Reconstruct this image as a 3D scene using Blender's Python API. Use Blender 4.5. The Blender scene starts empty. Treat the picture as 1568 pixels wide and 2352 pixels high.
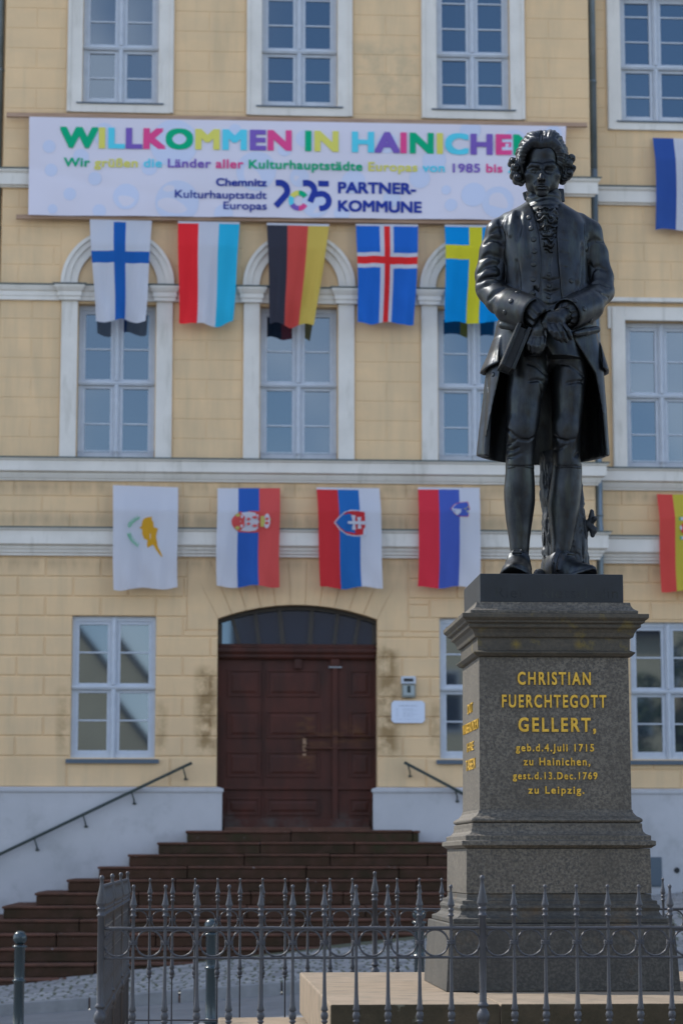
import bpy, bmesh, math, random
import numpy as np
from mathutils import Vector, Matrix, Euler
R = math.radians
S = bpy.context.scene
COL = S.collection

# ------------------------------------------------------------------ camera, sky, sun, exposure
CAM_Z, YAW, PITCH, LENS = 1.5, 3.46, 8.22, 85.0
cd = bpy.data.cameras.new('camera'); cam = bpy.data.objects.new('camera', cd); COL.objects.link(cam)
cam.location = (0, 0, CAM_Z); cam.rotation_euler = (R(90 + PITCH), 0, R(-YAW))
cd.sensor_fit = 'VERTICAL'; cd.sensor_height = 36; cd.sensor_width = 24; cd.lens = LENS
cd.clip_start = 0.1; cd.clip_end = 2000
cd.dof.use_dof = True; cd.dof.focus_distance = 11.4; cd.dof.aperture_fstop = 5.0
S.camera = cam
SUN_EL, SUN_AZ = 45.0, 33.0            # height; degrees behind the plane of the facade, from the left
sv = Vector((-math.cos(R(SUN_AZ)) * math.cos(R(SUN_EL)), math.sin(R(SUN_AZ)) * math.cos(R(SUN_EL)), math.sin(R(SUN_EL))))
W = bpy.data.worlds.new('World'); S.world = W; W.use_nodes = True
wn, wl = W.node_tree.nodes, W.node_tree.links
bg = wn['Background']; bg.inputs['Strength'].default_value = 0.15
sky = wn.new('ShaderNodeTexSky'); sky.sky_type = 'NISHITA'; sky.sun_disc = False
sky.sun_elevation = R(SUN_EL); sky.sun_rotation = R(360 - (90 - SUN_AZ)); sky.air_density = 1.0; sky.dust_density = 0.1; sky.ozone_density = 4.0
tc = wn.new('ShaderNodeTexCoord'); mp = wn.new('ShaderNodeMapping'); mp.inputs['Scale'].default_value = (1.6, 1.6, 4.0); mp.inputs['Location'].default_value = (3.4, 0.6, 0.2)
nz = wn.new('ShaderNodeTexNoise'); nz.inputs['Scale'].default_value = 2.2; nz.inputs['Detail'].default_value = 7; nz.inputs['Roughness'].default_value = 0.55
cr = wn.new('ShaderNodeValToRGB'); cr.color_ramp.elements[0].position = 0.47; cr.color_ramp.elements[1].position = 0.68
mx = wn.new('ShaderNodeMix'); mx.data_type = 'RGBA'
mx.inputs[7].default_value = (8.2, 8.7, 9.6, 1)
wl.new(tc.outputs['Generated'], mp.inputs[0]); wl.new(mp.outputs[0], nz.inputs['Vector']); wl.new(nz.outputs['Fac'], cr.inputs[0])
sx_ = wn.new('ShaderNodeSeparateXYZ'); wl.new(tc.outputs['Generated'], sx_.inputs[0])
def _mr(sock, a, b, c, d):
    q = wn.new('ShaderNodeMapRange'); q.interpolation_type = 'SMOOTHSTEP'
    for nm, v in (('From Min', a), ('From Max', b), ('To Min', c), ('To Max', d)): q.inputs[nm].default_value = v
    wl.new(sock, q.inputs[0]); return q.outputs[0]
def _op(op, a, b):
    q = wn.new('ShaderNodeMath'); q.operation = op
    for i, v in enumerate((a, b)):
        if isinstance(v, (int, float)): q.inputs[i].default_value = v
        else: wl.new(v, q.inputs[i])
    return q.outputs[0]
n2 = wn.new('ShaderNodeTexNoise'); n2.inputs['Scale'].default_value = 9; n2.inputs['Detail'].default_value = 5; wl.new(tc.outputs['Generated'], n2.inputs['Vector'])
high = _op('MULTIPLY', cr.outputs[0], _mr(sx_.outputs[2], .36, .6, 0.0, 1.0))      # broken cloud overhead, unseen, added to brighten the shaded facade
bank = _op('MULTIPLY', _mr(sx_.outputs[2], .22, .30, .50, 0.0), _mr(n2.outputs['Fac'], .38, .62, .18, 1.15))   # low bank
west = _op('MULTIPLY', _mr(sx_.outputs[0], -.02, .06, .60, 0.0), _op('MULTIPLY', _mr(sx_.outputs[2], .40, .50, 1.0, 0.0), _mr(n2.outputs['Fac'], .38, .60, .25, 1.0)))
wl.new(_op('MAXIMUM', high, _op('MAXIMUM', bank, west)), mx.inputs[0]); wl.new(sky.outputs[0], mx.inputs[6]); wl.new(mx.outputs[2], bg.inputs['Color'])
ld = bpy.data.lights.new('sun', 'SUN'); ld.energy = 3.3; ld.angle = R(0.53); ld.color = (1.0, 0.95, 0.87)
sun = bpy.data.objects.new('sun', ld); COL.objects.link(sun); sun.rotation_euler = sv.to_track_quat('Z', 'Y').to_euler()
S.view_settings.view_transform = 'Standard'; S.view_settings.look = 'None'; S.view_settings.gamma = 1
S.view_settings.exposure = 0.7
S.render.engine = 'CYCLES'; S.cycles.use_denoising = True; S.cycles.max_bounces = 8

# ------------------------------------------------------------------ pixel (of a 1568 x 2352 view) -> point on the plane y = Y
_F = LENS / 36 * 2352
_p, _y = R(PITCH), R(YAW)
_f = np.array([math.sin(_y) * math.cos(_p), math.cos(_y) * math.cos(_p), math.sin(_p)])
_r = np.array([math.cos(_y), -math.sin(_y), 0.0]); _u = np.cross(_r, _f)
def at(px, py, Y):
    d = _f + (px - 784) / _F * _r + (1176 - py) / _F * _u
    t = Y / d[1]
    return t * d[0], CAM_Z + t * d[2]

# ------------------------------------------------------------------ mesh builder
class MB:
    def __init__(s): s.v = []; s.f = []; s.m = []
    def add(s, vs, fs, m=0):
        o = len(s.v); s.v += [tuple(map(float, q)) for q in vs]
        s.f += [tuple(i + o for i in q) for q in fs]; s.m += [m] * len(fs); return s
    def box(s, x0, x1, y0, y1, z0, z1, m=0):
        return s.add([(x0,y0,z0),(x1,y0,z0),(x1,y1,z0),(x0,y1,z0),(x0,y0,z1),(x1,y0,z1),(x1,y1,z1),(x0,y1,z1)],
                     [(0,3,2,1),(4,5,6,7),(0,1,5,4),(1,2,6,5),(2,3,7,6),(3,0,4,7)], m)
    def obox(s, c, h, M, m=0):             # oriented box: centre, half sizes, 3x3 matrix
        c = Vector(c); vs = []
        for sx, sy, sz in ((-1,-1,-1),(1,-1,-1),(1,1,-1),(-1,1,-1),(-1,-1,1),(1,-1,1),(1,1,1),(-1,1,1)):
            vs.append(c + M @ Vector((sx*h[0], sy*h[1], sz*h[2])))
        return s.add(vs, [(0,3,2,1),(4,5,6,7),(0,1,5,4),(1,2,6,5),(2,3,7,6),(3,0,4,7)], m)
    def panel(s, x0, x1, z0, z1, Y, c, d, m=0):   # block face: proud by d with chamfer c, facing -y
        if x1 - x0 < 2.2*c or z1 - z0 < 2.2*c: return s
        s.add([(x0,Y,z0),(x1,Y,z0),(x1,Y,z1),(x0,Y,z1),(x0+c,Y-d,z0+c),(x1-c,Y-d,z0+c),(x1-c,Y-d,z1-c),(x0+c,Y-d,z1-c)],
              [(4,5,6,7),(0,1,5,4),(1,2,6,5),(2,3,7,6),(3,0,4,7)], m); return s
    def prism(s, poly, y0, y1, m=0):       # polygon in x,z (counter-clockwise seen from -y), extruded from y0 (front) to y1
        n = len(poly)
        vs = [(x,y0,z) for x,z in poly] + [(x,y1,z) for x,z in poly]
        fs = [tuple(range(n)), tuple(range(2*n-1, n-1, -1))] + [(i, i+n, (i+1)%n+n, (i+1)%n) for i in range(n)]
        return s.add(vs, fs, m)
    def lathe(s, prof, c=(0,0,0), seg=14, m=0, rot=0.0):
        k = len(prof); vs = []; fs = []
        for r, z in prof:
            for i in range(seg):
                a = rot + 2*math.pi*i/seg; vs.append((c[0]+r*math.cos(a), c[1]+r*math.sin(a), c[2]+z))
        for j in range(k-1):
            for i in range(seg):
                a, b = j*seg+i, j*seg+(i+1)%seg; fs.append((a, b, b+seg, a+seg))
        fs.append(tuple(range(seg-1,-1,-1))); fs.append(tuple((k-1)*seg+i for i in range(seg)))
        return s.add(vs, fs, m)
    def tube(s, pts, r, seg=8, m=0, closed=False):
        pts = [Vector(p) for p in pts]; n = len(pts); vs = []; fs = []
        rr = r if isinstance(r, (list, tuple)) else [r]*n
        for i, p in enumerate(pts):
            if closed: t = pts[(i+1)%n] - pts[i-1]
            else: t = pts[min(i+1,n-1)] - pts[max(i-1,0)]
            t.normalize(); up = Vector((0,0,1)) if abs(t.z) < .9 else Vector((0,1,0))
            a = t.cross(up).normalized(); b = a.cross(t)
            for k in range(seg):
                q = 2*math.pi*k/seg; vs.append(p + (a*math.cos(q) + b*math.sin(q))*rr[i])
        for i in range(n if closed else n-1):
            for k in range(seg):
                a, b = i*seg+k, i*seg+(k+1)%seg; c, d = ((i+1)%n)*seg+k, ((i+1)%n)*seg+(k+1)%seg
                fs.append((a, b, d, c))
        if not closed: fs += [tuple(range(seg-1,-1,-1)), tuple((n-1)*seg+k for k in range(seg))]
        return s.add(vs, fs, m)
    def build(s, name, mats, parent=None, smooth=False, bevel=0.0, loc=None):
        me = bpy.data.meshes.new(name)
        off = Vector(loc) if loc is not None else Vector((0,0,0))
        me.from_pydata([tuple(Vector(q)-off) for q in s.v], [], s.f)
        for m in (mats if isinstance(mats, (list, tuple)) else [mats]): me.materials.append(m)
        me.polygons.foreach_set('material_index', s.m)
        if smooth: me.polygons.foreach_set('use_smooth', [True]*len(s.f))
        me.update()
        return link(name, me, parent, bevel, loc)
def link(name, me, parent=None, bevel=0.0, loc=None):
    o = bpy.data.objects.new(name, me); COL.objects.link(o)
    if loc is not None: o.location = loc
    if parent is not None:
        o.parent = parent
        o.location = Vector(o.location) - world_loc(parent)
    if bevel:
        b = o.modifiers.new('bevel', 'BEVEL'); b.width = bevel; b.segments = 2; b.limit_method = 'ANGLE'; b.angle_limit = R(40)
    return o
def world_loc(o):
    v = Vector((0,0,0))
    while o is not None: v += Vector(o.location); o = o.parent
    return v
def empty(name, loc, label=None, cat=None, group=None):
    o = bpy.data.objects.new(name, None); COL.objects.link(o); o.location = loc; o.empty_display_size = .2
    return tag(o, label, cat, group)
def tag(o, label=None, cat=None, group=None, kind=None):
    if label: o['label'] = label
    if cat: o['category'] = cat
    if group: o['group'] = group
    if kind: o['kind'] = kind
    return o
def copy_tree(o, parent=None):
    c = o.copy(); COL.objects.link(c); c.parent = parent
    for ch in list(o.children): copy_tree(ch, c)
    return c

# ------------------------------------------------------------------ materials
def _lin(c): return tuple((x/12.92 if x <= .04045 else ((x+.055)/1.055)**2.4) for x in c)
def srgb(r, g, b): return _lin((r/255, g/255, b/255))
def mat(name, base, rough=.6, metal=0.0, spec=.5, var=None, scale=6.0, stretch=(1,1,1), bump=0.0, bscale=60.0, detail=5.0, var_pos=(.35,.68), trans=0.0, rvar=0.0):
    """Principled with a noise mix towards `var` and a noise bump, in object space."""
    m = bpy.data.materials.new(name); m.use_nodes = True
    n, l = m.node_tree.nodes, m.node_tree.links
    b = n['Principled BSDF']; b.inputs['Base Color'].default_value = (*base, 1)
    b.inputs['Roughness'].default_value = rough; b.inputs['Metallic'].default_value = metal
    b.inputs['Specular IOR Level'].default_value = spec
    t = n.new('ShaderNodeTexCoord')
    if var is not None or rvar:
        mpn = n.new('ShaderNodeMapping'); mpn.inputs['Scale'].default_value = stretch
        nn = n.new('ShaderNodeTexNoise'); nn.inputs['Scale'].default_value = scale; nn.inputs['Detail'].default_value = detail; nn.inputs['Roughness'].default_value = .6
        rp = n.new('ShaderNodeValToRGB'); rp.color_ramp.elements[0].position, rp.color_ramp.elements[1].position = var_pos
        l.new(t.outputs['Object'], mpn.inputs[0]); l.new(mpn.outputs[0], nn.inputs['Vector']); l.new(nn.outputs['Fac'], rp.inputs[0])
        if var is not None:
            x = n.new('ShaderNodeMix'); x.data_type = 'RGBA'; x.inputs[6].default_value = (*base, 1); x.inputs[7].default_value = (*var, 1)
            l.new(rp.outputs[0], x.inputs[0]); l.new(x.outputs[2], b.inputs['Base Color']); m['mix'] = x.name
        if rvar:
            mr = n.new('ShaderNodeMapRange'); mr.inputs['To Min'].default_value = rough - rvar; mr.inputs['To Max'].default_value = rough + rvar
            l.new(rp.outputs[0], mr.inputs[0]); l.new(mr.outputs[0], b.inputs['Roughness'])
    if bump:
        bn = n.new('ShaderNodeTexNoise'); bn.inputs['Scale'].default_value = bscale; bn.inputs['Detail'].default_value = 4
        bu = n.new('ShaderNodeBump'); bu.inputs['Strength'].default_value = bump; bu.inputs['Distance'].default_value = .01
        l.new(t.outputs['Object'], bn.inputs['Vector']); l.new(bn.outputs['Fac'], bu.inputs['Height']); l.new(bu.outputs[0], b.inputs['Normal'])
    if trans:
        out = n['Material Output']; tr = n.new('ShaderNodeBsdfTranslucent'); ms = n.new('ShaderNodeMixShader'); ms.inputs[0].default_value = trans
        tr.inputs['Color'].default_value = (*base, 1)
        l.new(b.outputs[0], ms.inputs[1]); l.new(tr.outputs[0], ms.inputs[2]); l.new(ms.outputs[0], out.inputs['Surface'])
    return m
def overlay(m, color, scale, pos, stretch=(1,1,1), amount=1.0, box=None, seed=0.0):
    """A second layer of wear on a material: noise-masked colour, optionally only where x and z lie in given ranges."""
    n, l = m.node_tree.nodes, m.node_tree.links
    b = n['Principled BSDF']; src = b.inputs['Base Color'].links[0].from_socket if b.inputs['Base Color'].links else None
    t = n.new('ShaderNodeTexCoord'); mpn = n.new('ShaderNodeMapping'); mpn.inputs['Scale'].default_value = stretch; mpn.inputs['Location'].default_value = (seed, seed*.7, seed*.3)
    nn = n.new('ShaderNodeTexNoise'); nn.inputs['Scale'].default_value = scale; nn.inputs['Detail'].default_value = 6; nn.inputs['Roughness'].default_value = .62
    rp = n.new('ShaderNodeValToRGB'); rp.color_ramp.elements[0].position, rp.color_ramp.elements[1].position = pos
    l.new(t.outputs['Object'], mpn.inputs[0]); l.new(mpn.outputs[0], nn.inputs['Vector']); l.new(nn.outputs['Fac'], rp.inputs[0])
    fac = rp.outputs[0]
    def math_node(op, a, bb):
        q = n.new('ShaderNodeMath'); q.operation = op; q.use_clamp = True
        for i, s_ in enumerate((a, bb)):
            if isinstance(s_, (int, float)): q.inputs[i].default_value = s_
            else: l.new(s_, q.inputs[i])
        return q.outputs[0]
    if box:
        sp = n.new('ShaderNodeSeparateXYZ'); l.new(t.outputs['Object'], sp.inputs[0]); tot = None
        for (x0, x1, z0, z1, soft) in box:
            w = None
            for ax, lo, hi in ((0, x0, x1), (2, z0, z1)):
                for a, c in ((lo - soft, lo + soft), (hi + soft, hi - soft)):
                    mr = n.new('ShaderNodeMapRange'); mr.inputs['From Min'].default_value = a; mr.inputs['From Max'].default_value = c
                    l.new(sp.outputs[ax], mr.inputs[0]); w = mr.outputs[0] if w is None else math_node('MULTIPLY', w, mr.outputs[0])
            tot = w if tot is None else math_node('ADD', tot, w)
        fac = math_node('MULTIPLY', fac, tot)
    fac = math_node('MULTIPLY', fac, amount)
    x = n.new('ShaderNodeMix'); x.data_type = 'RGBA'; x.inputs[7].default_value = (*color, 1); l.new(fac, x.inputs[0])
    if src: l.new(src, x.inputs[6])
    else: x.inputs[6].default_value = b.inputs['Base Color'].default_value
    l.new(x.outputs[2], b.inputs['Base Color'])
    return m
M = {}
M['plaster'] = mat('plaster', (.775,.545,.315), .9, spec=.2, var=(.72,.505,.29), scale=1.3, bump=.15, bscale=90)
overlay(M['plaster'], (.50,.385,.24), 2.2, (.46,.72), stretch=(1.8,1,.22), amount=.55)
overlay(M['plaster'], (.60,.45,.28), 1.1, (.40,.62), stretch=(1,1,2.4), amount=.35, seed=5)
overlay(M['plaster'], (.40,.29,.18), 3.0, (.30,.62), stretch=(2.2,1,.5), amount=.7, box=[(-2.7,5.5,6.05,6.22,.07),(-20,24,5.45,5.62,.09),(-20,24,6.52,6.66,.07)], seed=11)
overlay(M['plaster'], (.27,.17,.075), 4.6, (.36,.55), amount=.85, box=[(.03,.285,2.95,4.1,.07),(2.50,2.76,2.95,4.4,.07),(3.25,3.32,3.0,3.65,.08),(-.50,-.42,3.0,3.65,.08),(-1.82,-1.74,3.0,3.8,.08)], seed=3.1)
overlay(M['plaster'], (.48,.38,.24), 4.0, (.44,.62), amount=.5, box=[(2.2,3.1,12.0,13.0,.06),(-2.7,5.5,6.02,6.2,.1)], seed=7.7)
M['stucco'] = mat('stucco', (.74,.70,.64), .85, spec=.2, var=(.65,.615,.56), scale=2.0, bump=.1)
overlay(M['stucco'], (.30,.28,.22), 3.0, (.55,.75), stretch=(2,1,.4), amount=.4)
M['base'] = mat('base', (.50,.50,.52), .85, spec=.2, var=(.43,.435,.45), scale=1.2, bump=.12)
overlay(M['base'], (.27,.27,.275), 2.5, (.52,.75), amount=.5)
M['wood_white'] = mat('wood_white', (.52,.56,.62), .45, spec=.4, var=(.46,.50,.56), scale=8, bump=.03)
M['sill'] = mat('sill', (.085,.115,.145), .6)
M['flash'] = mat('flash', (.055,.085,.09), .5, metal=.4, var=(.09,.12,.12), scale=3)
M['glass'] = mat('glass', (.010,.020,.038), .03, spec=.85)
M['glass'].node_tree.nodes['Principled BSDF'].inputs['IOR'].default_value = 1.95
M['glass'].node_tree.nodes['Principled BSDF'].inputs['Specular Tint'].default_value = (.76, .88, .97, 1)
M['door'] = mat('door', (.075,.020,.012), .6, spec=.3, var=(.040,.014,.009), scale=5, stretch=(1,1,.3), bump=.15, bscale=30)
overlay(M['door'], (.11,.045,.015), 7, (.45,.6), stretch=(.6,1,2), amount=.7, box=[(1.55,2.35,3.05,3.35,.1),(1.42,1.62,2.75,3.5,.06)])
overlay(M['door'], (.07,.065,.06), 3, (.45,.62), amount=.6, box=[(.4,2.4,1.9,2.15,.06)])
M['doorframe'] = mat('doorframe', (.035,.028,.022), .6)
M['pipe'] = mat('pipe', (.20,.25,.29), .45, metal=.5, var=(.14,.18,.2), scale=3)
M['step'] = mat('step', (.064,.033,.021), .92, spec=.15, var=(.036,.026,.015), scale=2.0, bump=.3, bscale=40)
overlay(M['step'], (.085,.045,.034), 7, (.46,.7), amount=.6)
overlay(M['step'], (.032,.036,.016), 3, (.45,.65), amount=.8, box=[(-.3,.9,1.6,2.0,.1),(2,3.2,1.6,1.95,.1)])
overlay(M['step'], (.30,.29,.31), 11, (.70,.74), amount=.7)
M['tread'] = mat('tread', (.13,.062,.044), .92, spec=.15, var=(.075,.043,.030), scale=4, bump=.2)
overlay(M['tread'], (.45,.43,.45), 10, (.66,.70), amount=.8)
M['rail_green'] = mat('rail_green', (.02,.035,.03), .45)
M['steel'] = mat('steel', (.25,.26,.28), .45, metal=.7)
M['asphalt'] = mat('asphalt', (.19,.19,.19), .9, var=(.15,.15,.15), scale=3, bump=.5, bscale=120)
M['kerb'] = mat('kerb', (.25,.25,.25), .85, var=(.19,.19,.19), scale=5, bump=.2)
M['timber'] = mat('timber', (.33,.20,.12), .8, var=(.22,.13,.08), scale=10, stretch=(.3,1,3), bump=.1)
M['batten'] = mat('batten', (.44,.29,.20), .8, var=(.33,.21,.14), scale=10, stretch=(.3,1,3), bump=.1)
M['navy'] = mat('navy', srgb(44,62,150), .8, spec=.15)
def cloth(name, rgb, trans=.18):
    return mat('cloth_'+name, srgb(*rgb), .85, spec=.15, trans=trans)
M['granite'] = mat('granite', (.080,.068,.052), .62, var=(.150,.130,.100), scale=75, detail=3, bump=.25, bscale=110, var_pos=(.42,.60))
overlay(M['granite'], (.032,.032,.032), 90, (.53,.60), amount=.75, seed=2)
overlay(M['granite'], (.055,.046,.034), 3.0, (.42,.70), amount=.55, seed=5)
M['granite_dirty'] = mat('granite_dirty', (.055,.048,.036), .7, var=(.085,.07,.05), scale=60, detail=3, bump=.3, bscale=90)
overlay(M['granite_dirty'], (.032,.028,.022), 4, (.45,.65), amount=.6)
overlay(M['granite_dirty'], (.16,.12,.028), 9, (.57,.68), amount=.7)
M['gold'] = mat('gold', (.80,.50,.07), .42, metal=.5, var=(.58,.35,.045), scale=40)
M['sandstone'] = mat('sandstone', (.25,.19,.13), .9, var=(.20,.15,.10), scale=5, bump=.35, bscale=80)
overlay(M['sandstone'], (.10,.09,.06), 7, (.48,.66), amount=.5, seed=4)
overlay(M['sandstone'], (.40,.40,.34), 16, (.66,.70), amount=.6, seed=9)
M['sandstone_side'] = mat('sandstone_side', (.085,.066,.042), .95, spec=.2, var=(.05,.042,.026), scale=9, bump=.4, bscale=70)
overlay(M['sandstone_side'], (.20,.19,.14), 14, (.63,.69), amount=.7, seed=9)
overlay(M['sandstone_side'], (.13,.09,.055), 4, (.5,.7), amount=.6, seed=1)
M['iron'] = mat('iron', (.062,.062,.067), .45, metal=.35, spec=.5, var=(.07,.07,.078), scale=30, bump=.12, bscale=150)
overlay(M['iron'], (.06,.035,.022), 18, (.60,.72), amount=.7)
M['bollard'] = mat('bollard', (.014,.030,.038), .25, spec=.6)
M['bronze'] = mat('bronze', (.042,.0465,.053), .42, metal=.9, spec=.5, var=(.024,.027,.031), scale=9, bump=.05, bscale=60, rvar=.06)
overlay(M['bronze'], (.062,.070,.062), 14, (.48,.70), stretch=(1.6,1.6,.3), amount=.75, seed=3)
overlay(M['bronze'], (.03,.022,.014), 22, (.52,.68), stretch=(1.2,1.2,.6), amount=.5, seed=8)
M['bronze_dark'] = mat('bronze_dark', (.022,.026,.031), .5, metal=.3, var=(.017,.02,.023), scale=9, bump=.06, bscale=80)
M['roof'] = mat('roof', (.06,.045,.04), .7, var=(.04,.03,.03), scale=8)
M['dark'] = mat('dark', (.012,.014,.016), .6)
# ------------------------------------------------------------------ the town hall
YM, YW = 33.0, 33.4                     # front planes of the middle block and of the wings
XL, XR = -2.74, 5.53
WT = 19.5                               # wall top, raised above the view so its shadow covers the ground
hall = empty('town_hall', (1.39, YM, 0), 'pale yellow town hall with grey windows, white cornices and dark arched door behind the statue', 'building')
WIN = [(-1.655, -0.590), (0.866, 1.936), (3.345, 4.392)]
WING = [(6.055, 7.125), (8.6, 9.67), (-4.345, -3.275), (-6.89, -5.82)]
openings = []                           # x0, x1, z0, z1, plane
for x0, x1 in WIN:
    openings += [(x0, x1, 12.07, 14.0, YM), (x0, x1, 7.0, 9.17, YM)]
openings += [(-1.675, -0.538, 2.885, 4.815, YM), (3.345, 4.46, 2.885, 4.815, YM), (0.303, 2.486, 1.5, 4.992, YM)]
for x0, x1 in WING:
    openings += [(x0, x1, 12.07, 14.0, YW), (x0, x1, 7.0, 9.12, YW), (x0, x1, 2.9, 4.815, YW)]

def sheet(mb, x0, x1, z0, z1, Y, ops, depth=.24, m=0):
    ops = [o for o in ops if o[4] == Y and o[0] < x1 and o[1] > x0]
    xs = sorted({x0, x1, *[v for o in ops for v in o[:2]]}); zs = sorted({z0, z1, *[min(max(v, z0), z1) for o in ops for v in o[2:4]]})
    for i in range(len(xs)-1):
        for j in range(len(zs)-1):
            cx, cz = (xs[i]+xs[i+1])/2, (zs[j]+zs[j+1])/2
            if any(o[0] < cx < o[1] and o[2] < cz < o[3] for o in ops): continue
            mb.add([(xs[i],Y,zs[j]),(xs[i+1],Y,zs[j]),(xs[i+1],Y,zs[j+1]),(xs[i],Y,zs[j+1])], [(0,1,2,3)], m)
    for a, b, c, d, _ in ops:
        mb.add([(a,Y,c),(a,Y+depth,c),(a,Y+depth,d),(a,Y,d)], [(0,1,2,3)], m); mb.add([(b,Y,c),(b,Y+depth,c),(b,Y+depth,d),(b,Y,d)], [(3,2,1,0)], m)
        mb.add([(a,Y,d),(b,Y,d),(b,Y+depth,d),(a,Y+depth,d)], [(3,2,1,0)], m); mb.add([(a,Y,c),(b,Y,c),(b,Y+depth,c),(a,Y+depth,c)], [(0,1,2,3)], m)
def minus(rect, holes):
    out = [rect]
    for h in holes:
        nxt = []
        for (a, b, c, d) in out:
            if h[0] >= b or h[1] <= a or h[2] >= d or h[3] <= c: nxt.append((a, b, c, d)); continue
            if c < h[2]: nxt.append((a, b, c, h[2]))
            if d > h[3]: nxt.append((a, b, h[3], d))
            z0, z1 = max(c, h[2]), min(d, h[3])
            if a < h[0]: nxt.append((a, h[0], z0, z1))
            if b > h[1]: nxt.append((h[1], b, z0, z1))
        out = nxt
    return out
def courses(mb, x0, x1, z0, z1, h, Y, joints, holes, g, d, c):
    """Rusticated courses; joints(i) gives the x of the vertical joints of course i counted from the bottom."""
    n = max(1, round((z1 - z0) / h)); h = (z1 - z0) / n
    for i in range(n):
        xs = [x0] + sorted(x for x in joints(i) if x0 + .05 < x < x1 - .05) + [x1]
        for a, b in zip(xs, xs[1:]):
            for q in minus((a + g/2, b - g/2, z0 + i*h + g/2, z0 + (i+1)*h - g/2), holes):
                mb.panel(*q, Y, c, d)
wall = MB()
sheet(wall, XL, XR, 0, WT, YM, openings)
sheet(wall, XR - .02, 24, 0, WT, YW, openings); sheet(wall, -20, XL + .02, 0, WT, YW, openings)
for x in (XL, XR): wall.add([(x,YM,0),(x,YW,0),(x,YW,WT),(x,YM,WT)], [(0,1,2,3)])
wall.box(-20, 24, YW + .35, YW + 11, 0, WT)
H = [(o[0], o[1], o[2], o[3]) for o in openings if o[4] == YM]
HW = [(o[0], o[1], o[2], o[3]) for o in openings if o[4] == YW]
arch_hole = (-.12, 2.92, 4.62, 5.60)
jg = lambda i: [-2.42 + .75*k + (.375 if i % 2 else 0) for k in range(12)]
courses(wall, XL, XR, 2.905, 5.62, .272, YM, jg, H + [arch_hole], .016, .013, .010)
courses(wall, XL, XR, 2.49, 2.905, .42, YM, lambda i: [-.33, -1.72, 3.15, 4.55], H, .014, .013, .010)
courses(wall, XL, XR, 6.02, 6.68, .222, YM, lambda i: [-2.5 + .77*k + (.385 if i % 2 else 0) for k in range(12)], H, .012, .009, .007)
mids = [-2.3, -.01+.0, 2.64, 5.0]
def piers(i): return [-2.3, .12, 2.62, 4.95] if i % 2 else []
courses(wall, XL, XR, 7.0, 9.22, .264, YM, piers, [(a-.25, b+.25, 7.0, 9.25) for a, b in WIN], .009, .006, .006)
courses(wall, XL, XR, 9.44, 10.8, .262, YM, lambda i: [-2.5 + .98*k + (.49 if i % 2 else 0) for k in range(10)], [((a+b)/2-.79, (a+b)/2+.79, 9.4, 10.24) for a, b in WIN], .009, .006, .006)
courses(wall, XL, XR, 11.08, 19.0, .29, YM, piers, [(a-.23, b+.23, 11.9, 14.25) for a, b in WIN], .009, .006, .006)
for xa, xb, sg in ((XR + .06, 12.0, 1), (-9.2, XL - .06, -1)):
    jw = lambda i: [xa + .37 + .77*k + (.385 if i % 2 else 0) for k in range(10)]
    courses(wall, xa, xb, 2.49, 5.62, .272, YW, jw, HW, .016, .013, .010)
    courses(wall, xa, xb, 6.02, 6.68, .222, YW, jw, HW, .012, .009, .007)
    courses(wall, xa, xb, 7.0, 10.8, .264, YW, jw, [(a-.22, b+.22, 7.0, 9.36) for a, b in WING], .009, .006, .006)
    courses(wall, xa, xb, 11.08, 19.0, .29, YW, jw, [(a-.22, b+.22, 11.9, 14.25) for a, b in WING], .009, .006, .006)
# segmental arch over the door: spandrel filling and radiating voussoirs
AX, ASP, ATOP, AH = 1.3945, 4.79, 4.985, 1.0915
AR = (AH**2 + (ATOP-ASP)**2) / (2*(ATOP-ASP)); AZ = ATOP - AR
arc = lambda x: AZ + math.sqrt(AR**2 - (x-AX)**2)
wall_arch_x = [AX - AH + 2*AH*k/16 for k in range(17)]
openings_door_top = ATOP + .001
for (xa, xb) in zip(wall_arch_x, wall_arch_x[1:]):
    wall.prism([(xa, arc(xa)), (xb, arc(xb)), (xb, 4.9925), (xa, 4.9925)], YM, YM + .23)
def vous(mb):
    k = 11; a0 = math.asin(AH/AR)
    for i in range(k):
        t0, t1 = -a0 + 2*a0*i/k + .0016, -a0 + 2*a0*(i+1)/k - .0016
        tops = []
        for t in (t0, t1):
            tt = t*1.15; x = AX + (5.585-AZ)*math.tan(tt)*.93; tops.append((min(max(x, -.10), 2.90), 5.585))
        p = [(AX+AR*math.sin(t0), AZ+AR*math.cos(t0)), (AX+AR*math.sin(t1), AZ+AR*math.cos(t1)), tops[1], tops[0]]
        mb.prism(p, YM - .012, YM - .0005)
vous(wall)
wall.prism([(-.11, 4.635), (.300, 4.635), (.300, ASP), (-.095, 5.58), (-.11, 5.58)], YM-.0115, YM-.0005)
wall.prism([(2.489, 4.635), (2.90, 4.635), (2.90, 5.58), (2.885, 5.58), (2.489, ASP)], YM-.0115, YM-.0005)
wall.build('wall', M['plaster'], hall)

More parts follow.
